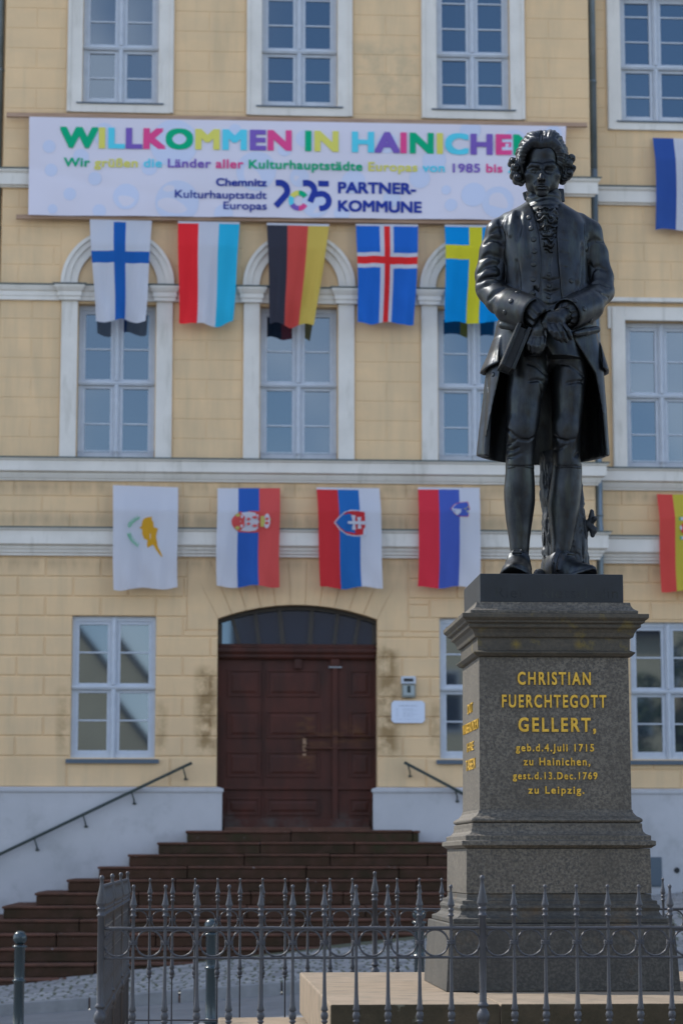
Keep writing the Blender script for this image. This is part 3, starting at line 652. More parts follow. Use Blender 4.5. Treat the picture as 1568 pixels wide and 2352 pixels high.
# pale blue discs printed on the cloth (x, y, radius in the 1568-wide view)
discs = [(113,336,16),(117,390,16),(218,410,17),(160,446,16),(290,453,33),(408,467,55),(186,360,20),(240,308,28),(400,330,60),(344,386,20),(228,485,17),(590,395,50),(690,410,24),(730,470,36),(815,420,30),(905,460,22),(968,412,26),(1000,370,30),(1093,452,31),(1042,476,16),(1150,470,40),(890,330,26),(1080,300,26),(1180,330,34),(1240,420,28),(1030,440,12),(700,320,22),(540,300,16),(655,345,18),(120,480,12),(516,494,24),(790,495,20),(1270,310,22)]
for x, y, r_ in discs:
    r_ *= .92; c0 = None; vs = []
    for k in range(24):
        X_, Z_ = at(x + r_*math.cos(k*math.pi/12), y + r_*math.sin(k*math.pi/12), BY)
        u = min(max((X_-tl[0])/(tr_[0]-tl[0]), .002), .998); v = min(max((tl[1]-Z_)/(tl[1]-bl[1]), .004), .996); vs.append(bsurf(u, v, .004))
    ba.add(vs, [tuple(range(23,-1,-1))], 1)
banner = ba.build('welcome_banner', [mat('banner_white', (.68,.645,.72), .75, spec=.15), mat('banner_blue', (.57,.615,.765), .75, spec=.15)], smooth=True)
tag(banner, 'wide white welcome banner with coloured letters and pale blue dots', 'banner')
BC = {'g': cm('print_green', 10,132,108,0), 'y': cm('print_yellow', 168,165,92,0), 'c': cm('print_cyan', 70,160,200,0), 'p': cm('print_purple', 94,74,158,0), 'm': cm('print_magenta', 172,60,124,0)}
bk = list('gycpm')
def ctext(body, cols): return [bk.index(q) for q in cols]
def btext(name, body, cols, x0, y0, x1, y1, cap, bold):
    a = at(x0, y0, BY); e = at(x1, y1, BY); hh = at(x0, y0-cap, BY)[1] - a[1]
    return text(name, body, a[0], e[0], a[1], hh, BY-.007, None, banner, bold=bold, depth=.003, colors=ctext(body, cols), mats=[BC[q] for q in bk], slope=(e[1]-a[1])/(e[0]-a[0]), spacing=1.06, split=True)
btext('headline', 'WILLKOMMEN IN HAINICHEN', 'gycpmgycpm'+'ggy'+'ccpmgycpmg', 138, 339, 1233, 357, 49, .045)
words = [('Wir','g'),('grüßen','y'),('die','c'),('Länder','p'),('aller','m'),('Kulturhauptstädte','g'),('Europas','y'),('von','c'),('1985','p'),('bis','m'),('2025','c')]
body = ' '.join(w for w, _ in words); cols = ' '.join(c*len(w) for w, c in words).replace(' ', 'g')
btext('greeting_line', body, cols, 147, 382, 1233, 398, 21, .022)
def ntext(name, body, x0, y0, x1, cap, bold):
    a = at(x0, y0, BY); e = at(x1, y0, BY); hh = at(x0, y0-cap, BY)[1] - a[1]
    return text(name, body, a[0], e[0], a[1], hh, BY-.007, M['navy'], banner, bold=bold, depth=.003)
ntext('lettering', 'Chemnitz', 496, 427.5, 612.5, 18, .026); ntext('lettering', 'Kulturhauptstadt', 402, 454.5, 612.5, 18, .012); ntext('lettering', 'Europas', 513, 481, 612.5, 18, .012)
ntext('lettering', 'PARTNER-', 776, 443.5, 955, 27, .035); ntext('lettering', 'KOMMUNE', 776, 486, 968, 27, .035)
lg = MB()
def stroke(pts, w, m):
    n = len(pts); L = []; Rr = []
    for i in range(n):
        t = (pts[min(i+1,n-1)][0]-pts[max(i-1,0)][0], pts[min(i+1,n-1)][1]-pts[max(i-1,0)][1]); q = math.hypot(*t); nx_, ny_ = -t[1]/q*w/2, t[0]/q*w/2
        for lst, s_ in ((L, 1), (Rr, -1)):
            X_, Z_ = at(pts[i][0]+s_*nx_, pts[i][1]+s_*ny_, BY); lst.append((X_, BY-.008, Z_))
    lg.add(L + Rr, [(i, i+1, n+i+1, n+i) for i in range(n-1)], m)
def ar(cx, cy, r_, a0, a1, n=14): return [(cx+r_*math.cos(R(a0+(a1-a0)*i/n)), cy-r_*math.sin(R(a0+(a1-a0)*i/n))) for i in range(n+1)]
for dx in (0, 62.5): stroke([(633+dx, 421)] + ar(642+dx, 438, 17.5, 92, -35) + ([(633+dx, 474)] if dx == 0 else [(712, 464)]), 14, 5)
stroke([(731, 421), (755, 421.5)], 13, 5); stroke([(724,446)] + ar(738, 461.5, 17, 110, -92) + [(733, 479)], 13.5, 5)
for k, (a0, a1) in enumerate(((90,30),(150,90),(210,150),(270,210),(330,270))): stroke(ar(686, 460.5, 17.5, a0, a1, 8), 11.5, k)
logo = lg.build('logo', [BC['g'], BC['y'], BC['c'], BC['p'], BC['m'], M['navy']], banner)
for ch in banner.children:                # the print follows the ripples of the cloth
    for v in ch.data.vertices:
        u = min(max((v.co.x-tl[0])/(tr_[0]-tl[0]), 0), 1); v.co.y += ripple(u, min(max((tl[1]-v.co.z)/(tl[1]-bl[1]), 0), 1))
# ------------------------------------------------------------------ flags
class Flag:
    def __init__(s, label, tl, tr, br, bl, Y, us, vs, fn, cols, amp=.03, seed=0, sleeve=True, top_y=None, group='flags hanging on the facade', lift=0.0):
        s.q = [at(*p, Y) for p in (tl, tr, br, bl)]; s.Y = Y; s.amp = amp*1.3; random.seed(seed); s.ph = [random.uniform(0, 6.28) for _ in range(8)]; s.ty = top_y if top_y is not None else Y; s.lift = lift
        us = sorted({0, 1, *us, *[i/26 for i in range(27)]}); vs = sorted({0, 1, .022, *vs, *[i/36 for i in range(37)]})
        mb = MB(); nu = len(us)
        mb.add([s.p(u, v) for v in vs for u in us], [])
        for j in range(len(vs)-1):
            for i in range(nu-1):
                u, v = (us[i]+us[i+1])/2, (vs[j]+vs[j+1])/2
                m_ = len(cols)-1 if (sleeve and v < .022) else fn(u, v)
                mb.f.append((j*nu+i, (j+1)*nu+i, (j+1)*nu+i+1, j*nu+i+1)); mb.m.append(m_)
        s.o = mb.build('flag', cols, smooth=True); tag(s.o, label, 'flag', group)
    def p(s, u, v, off=0.0):
        a, b, c, d = s.q; x = (a[0]*(1-u)+b[0]*u)*(1-v)+(d[0]*(1-u)+c[0]*u)*v; z = (a[1]*(1-u)+b[1]*u)*(1-v)+(d[1]*(1-u)+c[1]*u)*v
        w = v**.7; A = s.amp
        y = s.ty*(1-min(1, v*4)) + s.Y*min(1, v*4)
        y += A*w*(math.sin(6.28*(1.3*u+.25*v)+s.ph[0]) + .55*math.sin(6.28*(2.6*u-.5*v)+s.ph[1]) + .3*math.sin(6.28*(4.3*u+.8*v)+s.ph[2]))
        y += A*.35*math.sin(6.28*(1.1*v+.9*u)+s.ph[3])*v + A*.22*math.sin(6.28*(3.0*v-2.0*u)+s.ph[4])*v*v
        z += .02*v**6*math.sin(6.28*(1.5*u)+s.ph[5])*(A/.03) - s.lift*v**3*math.sin(3.14*u)
        x += .012*v*math.sin(6.28*v*.8+s.ph[6])
        return (x, y - off, z)
    def emblem(s, polys, mats, name='emblem'):
        mb = MB()
        for i, (m_, pts) in enumerate(polys):
            vs = [s.p(u, v, .006 + .0022*i) for u, v in pts]
            area = sum(vs[k][0]*vs[(k+1) % len(vs)][2]-vs[(k+1) % len(vs)][0]*vs[k][2] for k in range(len(vs)))
            mb.add(vs if area > 0 else vs[::-1], [tuple(range(len(vs)))], m_)
        return mb.build(name, mats, s.o)
def ellp(cx, cy, ru, rv, n=14, rot=0):
    return [(cx+ru*math.cos(k*6.2832/n)*math.cos(rot)-rv*math.sin(k*6.2832/n)*math.sin(rot)*.62, cy+ru*math.cos(k*6.2832/n)*math.sin(rot)*.62+rv*math.sin(k*6.2832/n)*math.cos(rot)) for k in range(n)]
WH = cm('cloth_white', 163,168,200, .3)
K = dict(fin=cm('cloth_finblue', 28,80,165), luxr=cm('cloth_red', 192,40,54), luxc=cm('cloth_cyan', 38,148,205), blk=cm('cloth_black', 46,48,66), ger=cm('cloth_gerred', 168,66,70), gold=cm('cloth_gold', 166,147,82),
         ice=cm('cloth_iceblue', 30,86,185), iced=cm('cloth_icered', 186,40,48), swb=cm('cloth_sweblue', 6,118,202), swy=cm('cloth_sweyellow', 172,168,48),
         srb=cm('cloth_serblue', 40,78,165), srr=cm('cloth_serred', 170,70,78), skr=cm('cloth_skred', 164,44,56), skb=cm('cloth_skblue', 34,88,168), slr=cm('cloth_slored', 174,46,68), slb=cm('cloth_sloblue', 60,80,170),
         frb=cm('cloth_frblue', 44,72,150), spr=cm('cloth_spred', 172,66,70), spy=cm('cloth_spyellow', 158,150,66), cy=cm('cloth_copper', 170,130,45), leaf=cm('cloth_leaf', 70,145,120), em_y=cm('cloth_emblem_yellow', 150,150,95))
three = lambda u, v: 0 if u < 1/3 else (1 if u < 2/3 else 2)
T3 = [1/3, 2/3]
def cross(u0, u1, v0, v1): return lambda u, v: 1 if (u0 < u < u1 or v0 < v < v1) else 0
FY = YM - .26
Flag('white flag with blue cross hanging leftmost under the banner', (206,500),(349,503),(334,737),(220,737), FY, [.385,.585],[.32,.435], cross(.385,.585,.32,.435), [WH, K['fin'], WH], .032, 1, top_y=YM-.17)
Flag('red, white and light blue striped flag second from left under banner', (409,504),(551,506),(535,741),(411,737), FY, T3, [], three, [K['luxr'], WH, K['luxc'], WH], .03, 2, top_y=YM-.17, lift=.05)
Flag('black, red and gold striped flag in the middle under the banner', (613,508),(757,511),(722,748),(621,746), FY, T3, [], three, [K['blk'], K['ger'], K['gold'], WH], .034, 3, top_y=YM-.17)
def icefn(u, v):
    if .452 < u < .548 or .338 < v < .412: return 2
    if .38 < u < .605 or .30 < v < .452: return 1
    return 0
Flag('blue flag with red and white cross under the banner', (818,510),(961,512),(951,744),(823,741), FY, [.38,.452,.548,.605],[.30,.338,.412,.452], icefn, [K['ice'], WH, K['iced'], WH], .03, 4, top_y=YM-.17)
Flag('blue flag with yellow cross partly hidden behind the statue arm', (1022,512),(1166,514),(1152,742),(1022,740), FY, [.39,.60],[.218,.364], cross(.39,.60,.218,.364), [K['swb'], K['swy'], WH], .025, 5, top_y=YM-.17)
# lower row
LY = YM - .27
f = Flag('white flag with copper map and green leaves in the lower row', (259,1110),(409,1115),(408,1350),(262,1354), LY, [], [], lambda u, v: 0, [WH, WH], .022, 11, top_y=YM-.10)
cu = lambda x, y: ((x-230)/1160, (y-245)/1885)
isl = [cu(*q) for q in [(925,830),(870,835),(800,855),(760,890),(745,960),(740,1005),(700,1025),(720,1045),(750,1055),(755,1150),(790,1230),(850,1260),(840,1340),(855,1395),(900,1370),(945,1340),(975,1365),(1000,1420),(1060,1500),(1110,1560),(1130,1560),(1090,1470),(1040,1380),(1025,1300),(1005,1200),(1015,1120),(1035,1045),(960,1020),(950,930),(920,880)]]
f.emblem([(0, isl)], [K['cy']], 'map_emblem')
lv = []
for k in range(7):
    t = k/6
    for s_ in (-1, 1):
        for (xa, ya, xb, yb) in ((675,850,520,1010), (520,1150,675,1350)):
            x = xa+(xb-xa)*t + (-25 if ya < 1000 else -25)*math.sin(3.14*t) + s_*14; y = ya+(yb-ya)*t + (s_*10 if ya < 1000 else -s_*10)
            lv.append((0, ellp(*cu(x, y), .030, .008, 8, rot=(-1.25 if ya < 1000 else 1.25) + s_*.45)))
f.emblem(lv, [K['leaf']], 'leaf_emblem')
f = Flag('white, blue and red striped flag with crowned shield in lower row', (500,1117),(644,1117),(641,1347),(497,1347), LY, T3, [], three, [WH, K['srb'], K['srr'], WH], .022, 12, sleeve=False, top_y=YM-.10)
cu = lambda x, y: ((x-140)/1180, (y-215)/1880)
E_ = lambda m_, x, y, rx, ry: (m_, ellp(*cu(x, y), rx/1180, ry/1880))
Pq = lambda m_, *pts: (m_, [cu(*q) for q in pts])
f.emblem([Pq(0,(945,684),(760,680),(560,695),(480,750),(425,820),(408,880),(425,950),(480,1020),(560,1075),(760,1085),(945,1080)), Pq(1,(580,715),(740,695),(870,715),(915,760),(905,840),(930,880),(905,930),(915,1000),(870,1045),(740,1065),(580,1050),(640,990),(660,880),(640,780)),
          Pq(1,(435,880),(450,825),(560,820),(585,880),(560,935),(450,925)), E_(2,525,760,42,34), E_(2,525,1000,42,34), E_(0,615,810,45,50), E_(0,615,945,45,50), E_(1,605,790,24,28), E_(1,605,965,24,28), E_(0,730,835,34,26), E_(0,730,925,34,26), E_(0,845,800,48,26), E_(0,850,960,48,26),
          E_(1,1075,875,60,140), E_(0,1075,835,34,30), E_(0,1075,915,34,30), Pq(2,(955,785),(1020,775),(1040,880),(1020,985),(955,975)), E_(2,1135,850,16,14)], [K['srr'], WH, K['em_y']])
f = Flag('red, blue and white striped flag with red double-cross shield', (728,1115),(873,1117),(879,1350),(736,1350), LY, T3, [], three, [K['skr'], K['skb'], WH, WH], .022, 13, top_y=YM-.10)
cu = lambda x, y: ((x-130-60*(y-225)/1895)/1190, (y-225)/1895)
sh = [(1050,690),(900,672),(760,670),(640,712),(520,820),(445,910),(550,1050),(680,1140),(800,1165),(940,1165),(1078,1140)]
def shrink(p_, s_): cx = sum(q[0] for q in p_)/len(p_); cy = sum(q[1] for q in p_)/len(p_); return [(cx+(x-cx)*s_, cy+(y-cy)*s_) for x, y in p_]
f.emblem([Pq(0,*sh), Pq(1,*shrink(sh,.91)), Pq(2,(625,755),(660,780),(650,840),(695,860),(710,910),(695,950),(660,975),(680,1040),(650,1070),(560,1005),(480,910),(560,815)), Pq(0,(705,888),(1035,880),(1040,945),(705,938)), Pq(0,(765,775),(850,775),(838,905),(862,1045),(785,1045),(805,905)), Pq(0,(878,808),(962,806),(945,910),(968,1022),(895,1022),(908,910))], [WH, K['skr'], K['skb']])
f = Flag('red, blue and white striped flag with small mountain shield', (962,1115),(1104,1116),(1100,1349),(960,1349), LY, T3, [], three, [K['slr'], K['slb'], WH, WH], .022, 14, top_y=YM-.10)
cu = lambda x, y: ((x-168)/1165, (y-210)/1905)
s2 = [(1100,495),(930,515),(835,560),(762,640),(850,745),(940,790),(1105,790),(1132,640)]
f.emblem([Pq(0,*s2), Pq(1,*shrink(s2,.95)), Pq(2,(785,640),(840,565),(890,540),(940,590),(960,625),(1005,640),(960,662),(965,710),(890,768),(820,705)), Pq(1,(835,590),(850,590),(852,700),(837,700)), E_(3,1045,640,15,15), E_(3,1095,610,15,15), E_(3,1092,688,15,15)], [K['slr'], K['slb'], WH, K['em_y']])
# flags on the right wing
Flag('blue and white striped flag high on the right wing', (1502,310),(1645,314),(1643,531),(1507,527), YW-.2, T3, [], three, [K['frb'], WH, K['slr'], WH], .022, 15, sleeve=False, top_y=YW-.06)
f = Flag('red and yellow flag with small emblem on the right wing', (1512,1131),(1656,1134),(1656,1362),(1517,1358), YW-.24, [.25,.75], [], lambda u, v: 1 if .25 < u < .75 else 0, [K['spr'], K['spy'], WH], .022, 16, sleeve=False, top_y=YW-.08)
cu = lambda x, y: ((x-650)/1080, (y-290)/1720)
f.emblem([Pq(0,(985,710),(1015,710),(1015,775),(985,775)), Pq(0,(1000,1040),(1030,1040),(1030,1105),(1000,1105)), Pq(1,(1015,710),(1120,720),(1120,775),(1015,770)), Pq(1,(1030,1045),(1120,1050),(1120,1100),(1030,1100)), E_(2,1090,905,85,100), E_(1,1020,900,26,45), E_(2,1060,960,30,40)], [K['leaf'], WH, K['spr']])
# ------------------------------------------------------------------ pedestal on its stone slabs
YC = 11.45
def ray(px, py): return _f + (px - 784) / _F * _r + (1176 - py) / _F * _u
XC = 0.0; _h = .35
for _ in range(12):
    a, e = at(1099.4, 1600, YC-_h)[0], at(1444.4, 1600, YC-_h)[0]; XC, _h = (a+e)/2, (e-a)/2
def corner(px, py):                     # front right edge of a square block centred on the pedestal axis, in photo pixels
    d = ray(px/1.7417, py/1.7417); t = (XC + YC) / (d[0] + d[1])
    return YC - t*d[1], CAM_Z + t*d[2]
def rings(name, pts, m, parent, bevel=0.0, mats=None):
    mb = MB(); vs = []; fs = []
    for h, z in pts: vs += [(XC-h,YC-h,z),(XC+h,YC-h,z),(XC+h,YC+h,z),(XC-h,YC+h,z)]
    n = len(pts)
    for j in range(n-1):
        for i in range(4): fs.append((4*j+i, 4*j+4+i, 4*j+4+(i+1)%4, 4*j+(i+1)%4))
    fs += [(0,1,2,3), (4*n-1,4*n-2,4*n-3,4*n-4)]
    mb.add(vs, fs); return mb.build(name, m, parent, bevel=bevel)
def mirrored(pts): return [corner(*p) for p in pts]
PZ = corner(2722, 3965)[1]
ped = empty('pedestal', (XC, YC, PZ), 'dark granite pedestal with gilded inscription carrying the bronze figure', 'pedestal')
capp = mirrored([(2518.9,2411),(2519,2414),(2522,2424),(2530,2434),(2540,2440),(2550.7,2444),(2550.7,2455),(2594.7,2456),(2594,2471),(2587,2478),(2578,2484),(2575.5,2492),(2560,2497.6),(2563,2504),(2560,2511),(2546,2519),(2537,2533),(2533,2545),(2529.6,2551),(2517,2553),(2517,2603),(2524,2605),(2540,2609.7),(2539,2613.5),(2525.8,2625.8),(2511.6,2630)])
i = next(k for k, q in enumerate(capp) if k > 18 and abs(q[0]-capp[19][0]) > .01)
rings('cap_moulding', capp[:6] + [(capp[5][0], capp[6][1])], M['granite'], ped, .0015)
_lx = [at(q, 1480, YC-_h)[0] for q in (1184, 1330)]; _lz = at(1184, 1480, YC-_h)[1]
overlay(M['granite_dirty'], (.20,.135,.015), 30, (.30,.45), amount=.85, box=[(_lx[0]-.016,_lx[0]+.016,_lz-.014,_lz+.014,.014), (_lx[1]-.018,_lx[1]+.018,_lz-.013,_lz+.013,.014)])
rings('cornice', [(capp[6][0], capp[6][1]-.0005)] + capp[7:20] + capp[20:], M['granite_dirty'], ped, .0015)
rings('die', [(_h*.995, corner(2511.6,2630)[1]-.0004), (_h*1.004, corner(2527.7,3239)[1]-.002)], M['granite'], ped, .002)
basep = mirrored([(2527.7,3239),(2531,3250),(2545,3265),(2560,3271),(2567,3276),(2569.5,3281),(2568,3286),(2562,3290.5),(2554.5,3292),(2566,3294),(2567,3300),(2567.5,3312),(2571,3325.5),(2582,3336),(2602.8,3343),(2602.8,3361),(2621.9,3364),(2623,3381.6),(2612,3387),(2603,3393)])
rings('base_moulding', basep, M['granite'], ped, .002)
hd = corner(2601.8,3480)[0]
rings('dado', [(hd*.998, corner(2601.5,3394)[1]-.0004), (hd*1.003, corner(2602.7,3575)[1])], M['granite'], ped, .003)
plp = mirrored([(2602.9,3576),(2604,3593),(2609,3600),(2627,3603),(2628,3617),(2637,3622),(2640,3632),(2634,3645),(2640,3657),(2655,3668),(2678,3675),(2678,3692)])
plp[0] = (plp[0][0], plp[0][1]-.001)
M['granite_foot'] = mat('granite_foot', (.045,.041,.034), .7, var=(.085,.077,.062), scale=70, detail=3, bump=.3, bscale=90, var_pos=(.42,.62))
overlay(M['granite_foot'], (.03,.028,.024), 3, (.42,.65), stretch=(1.4,1,.6), amount=.8); overlay(M['granite_foot'], (.12,.07,.025), 5, (.55,.72), amount=.6, seed=4)
rings('plinth_moulding', plp, M['granite_foot'], ped, .002)
rings('plinth', [(corner(2695.8,3694)[0], corner(2695.8,3694)[1]-.0004), (corner(2722,3965)[0], PZ)], M['granite_foot'], ped, .004)
# gilded lettering, front
def gtext(body, xa, xb, yt, yb, bold):
    Y = YC - _h*1.0 - .0005; x0, _ = at(xa/1.7417, yb/1.7417, Y); x1, z0 = at(xb/1.7417, yb/1.7417, Y); z1 = at(xb/1.7417, yt/1.7417, Y)[1]
    text('lettering', body, x0, x1, z0, z1-z0, Y+.0015, M['gold'], ped, bold=bold, depth=.005, spacing=1.28)
sx = lambda v: 1700 + v*.6378
sy = lambda v: 2280 + v*.6378
for body, xa, xb, yt, yb, bo in (('CHRISTIAN', 578, 1036, 640, 722, .022), ('FUERCHTEGOTT', 480, 1134, 783, 865, .022), ('GELLERT,', 583, 1068, 926, 1016, .024), ('geb.d.4.Juli 1715', 567, 1056, 1091, 1139, .020), ('zu Hainichen,', 615, 1032, 1177, 1227, .020), ('gest.d.13.Dec.1769', 548, 1077, 1268, 1314, .020), ('zu Leipzig.', 645, 995, 1356, 1404, .020)):
    gtext(body, sx(xa), sx(xb), sy(yt), sy(yb), bo)
XLF = XC - _h*1.0 - .0005
def ltext(body, frac, yc_, hh):
    z = at(1083, (2280+yc_*.6378)/1.7417, YC)[1]; w = _h*frac
    text('lettering', body, YC-w, YC+w, z-hh*.43, hh*.86, XLF+.0015, M['gold'], ped, bold=.008, depth=.002, face='-x', spacing=1.1)
for body, fr, y, hh in (('DUT', .30, 868, .055), ('WASSERUNDEN', .92, 985, .055), ('IHRE', .40, 1108, .05), ('TASSEN', .55, 1220, .06)): ltext(body, fr, y, hh)

def slab_front(py, z): return (CAM_Z - z) / -((ray(1000, py)[2]) / ray(1000, py)[1])
YF1 = slab_front(2306, PZ - .001); s1 = YC - YF1
plat = empty('stone_platform', (XC, YC, 0), 'two stepped sandstone slabs under the pedestal inside the iron fence', 'platform')
def slab(name, hx0, hx1, hy0, hy1, z0, z1, cuts, bevel=.008):
    xs = [XC-hx0] + [XC+c for c in cuts] + [XC+hx1]; mb = MB()
    for a, e in zip(xs, xs[1:]): mb.box(a+.002, e-.002, YC-hy0, YC+hy1, z0, z1)
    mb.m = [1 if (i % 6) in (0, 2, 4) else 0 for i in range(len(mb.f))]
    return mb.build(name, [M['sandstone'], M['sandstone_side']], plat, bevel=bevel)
xl1 = at(757, 2306, YF1)[0]; h1 = XC - xl1
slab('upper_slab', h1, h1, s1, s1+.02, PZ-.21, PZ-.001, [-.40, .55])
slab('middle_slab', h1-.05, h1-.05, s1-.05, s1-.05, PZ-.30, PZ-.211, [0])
xl2 = at(500, 2336, YC+1.5)[0]; zs2 = at(500, 2337, YC+1.5)[1]; h2 = XC - xl2
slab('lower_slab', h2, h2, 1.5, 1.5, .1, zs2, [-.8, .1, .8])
YF, YB = YC - 1.87, YC + 1.87
X0 = at(232, 2200, YF)[0]; X1 = 2*XC - X0
# low kerb that carries the fence
mb = MB(); kz = .45
mb.box(X0-.14, X1+.14, YF-.14, YF+.14, 0, kz); mb.box(X0-.14, X1+.14, YB-.14, YB+.14, 0, kz); mb.box(X0-.14, X0+.14, YF+.141, YB-.141, 0, kz); mb.box(X1-.14, X1+.14, YF+.141, YB-.141, 0, kz)
mb.build('fence_kerb', M['kerb'], plat, bevel=.01)

# ------------------------------------------------------------------ wrought iron fence: four sides
PXM = _F / YF * 1.003                    # view pixels per metre at the front fence
fz = lambda zy: at(700, 1975 + zy*.19773, YF)[1]     # height of a mark read off the enlarged photograph
r_ = lambda v: v*.19773/PXM
zr1, zr2 = fz(795), fz(1137)
def bar_prof(post=False):
    k = 1.0
    tip = fz(288) if not post else fz(180)
    if post:
        p = [(.004, fz(178)), (r_(20), fz(184)), (r_(31), fz(205)), (r_(26), fz(228)), (r_(20), fz(240)), (r_(24), fz(300)), (r_(66), fz(500)), (r_(64), fz(508)), (r_(40), fz(545)), (r_(42), fz(552)), (r_(52), fz(556)), (r_(54), fz(570)), (r_(42), fz(586)), (r_(42), fz(628)), (r_(54), fz(638)), (r_(54), fz(652)), (r_(42), fz(662)),
             (r_(42), fz(1650)), (r_(46), fz(1668)), (r_(66), fz(1690)), (r_(62), fz(1705)), (r_(36), fz(1720)), (r_(40), fz(1738)), (r_(66), fz(1775)), (r_(76), fz(1822)), (r_(66), fz(1875)), (r_(40), fz(1905)), (r_(60), fz(1930)), (r_(42), fz(1950)), (r_(42), .44)]
    else:
        p = [(.002, fz(287)), (r_(15), fz(291)), (r_(23), fz(310)), (r_(17), fz(328)), (r_(13), fz(338)), (r_(16), fz(385)), (r_(25), fz(450)), (r_(43), fz(522)), (r_(42), fz(530)), (r_(22), fz(560)), (r_(26), fz(568)), (r_(35), fz(574)), (r_(35), fz(590)), (r_(26), fz(602)), (r_(26), fz(634)), (r_(36), fz(640)), (r_(36), fz(652)), (r_(22), fz(664)),
             (r_(20), fz(780)), (r_(18), fz(1200)), (r_(23), fz(1560)), (r_(30), fz(1690)), (r_(43), fz(1742)), (r_(40), fz(1750)), (r_(26), fz(1760)), (r_(38), fz(1780)), (r_(45), fz(1812)), (r_(38), fz(1846)), (r_(24), fz(1862)), (r_(40), fz(1872)), (r_(40), fz(1880)), (r_(20), fz(1905)), (r_(12), fz(1930)), (r_(12), .44)]
    return p
def bar_mesh(post):
    mb = MB(); mb.lathe(bar_prof(post), (0,0,0), 12, rot=R(15))
    if not post:
        zc = fz(962)
        for dz in (-.0055, 0, .0055): mb.box(-r_(50), r_(50), -.0085, .0085, zc+dz-.0023, zc+dz+.0023)
    o = mb.build('bar_source', M['iron'], smooth=True); me = o.data; bpy.data.objects.remove(o); return me
me_bar, me_post = bar_mesh(False), bar_mesh(True)
mb = MB(); zc = (zr1+zr2)/2; RR = r_(150)
mb.tube([(RR*math.cos(k*math.pi/14), 0, zc + RR*math.sin(k*math.pi/14)) for k in range(28)], [.0042]*28, 8, closed=True)
_o = mb.build('ring_source', M['iron'], smooth=True); me_ring = _o.data; bpy.data.objects.remove(_o)
def fence_side(name, label, A, B, posts):
    A, B = Vector(A), Vector(B); L = (B-A).length; dr = (B-A)/L; ang = math.atan2(dr.y, dr.x)
    root = empty('iron_fence', A, label, 'fence', 'sides of the iron fence around the monument'); root.rotation_euler = (0,0,ang)
    def put(nm, me, x):
        o = bpy.data.objects.new(nm, me); COL.objects.link(o); o.parent = root; o.location = (x, 0, 0); return o
    for x in posts:
        if x is not None and not (x > L - .01 or (name != 'front' and x < .01 and name in ('left', 'right'))) or name in ('front', 'back'): put('post', me_post, x)
    ends = sorted(posts)
    for a, e in zip(ends, ends[1:]):
        n = max(2, round((e-a)/.1242)); s_ = (e-a)/n
        for k in range(n):
            if k: put('bar', me_bar, a + k*s_)
            put('ring', me_ring, a + (k+.5)*s_)
    for z, t in ((zr1, .0068), (zr2, .0052), (fz(1812) - .252, .005)):
        m_ = MB(); n = int(L/.06); random.seed(int(z*1000)); pts = [(L*i/n, random.uniform(-.0008,.0008), z+random.uniform(-.0012,.0012)) for i in range(n+1)]
        m_.tube(pts, [t*random.uniform(.9,1.1) for _ in pts], 8); o = m_.build('rail', M['iron'], smooth=True); o.parent = root
    return root
L_ = X1 - X0
fence_side('front', 'front side of the iron fence with tall corner post at left', (X0,YF,0), (X1,YF,0), [0, 1.489, 2.978 if L_ > 3.6 else L_*.75, L_])
fence_side('back', 'far side of the iron fence, seen small between stairs and pedestal', (X0,YB,0), (X1,YB,0), [0, 1.343, 2.686, L_])
fence_side('left', 'left side of the iron fence running straight away from the viewer', (X0,YF,0), (X0,YB,0), [0, 1.24, 2.5, YB-YF])
fence_side('right', 'right side of the iron fence beyond the pedestal', (X1,YF,0), (X1,YB,0), [0, 1.24, 2.5, YB-YF])

# ------------------------------------------------------------------ bollards along the road edge
def bollard_mesh():
    p = [(.004,.90),(.028,.895),(.044,.882),(.054,.862),(.057,.842),(.054,.822),(.044,.802),(.026,.789),(.026,.786),(.058,.780),(.062,.771),(.058,.762),(.044,.757),(.0425,.52),(.0425,.505),(.054,.500),(.056,.492),(.054,.484),(.044,.479),(.044,.08),(.046,.075),(.066,.068),(.068,.055),(.064,.045),(.052,.035),(.052,0),(.052,-.15)]
    return p
bp = bollard_mesh(); BYP = 20.6
for i, (px, py, lab) in enumerate(((47,2138,'dark green steel bollard with ball top at the left, clear of the fence'), (486,2110,'dark green ball-topped bollard seen through the fence before the stairs'), (962,2083,'ball-topped bollard half hidden between fence bars and pedestal'))):
    X, Z = at(px, py, BYP); z0 = Z - .90
    root = empty('bollard', (X, BYP, z0), lab, 'bollard', 'bollards along the kerb')
    for nm, seg in (('ball', bp[:8]), ('post', bp[8:])):
        m_ = MB(); m_.lathe(seg, (X, BYP, z0), 24); m_.build(nm, M['bollard'], root, smooth=True)
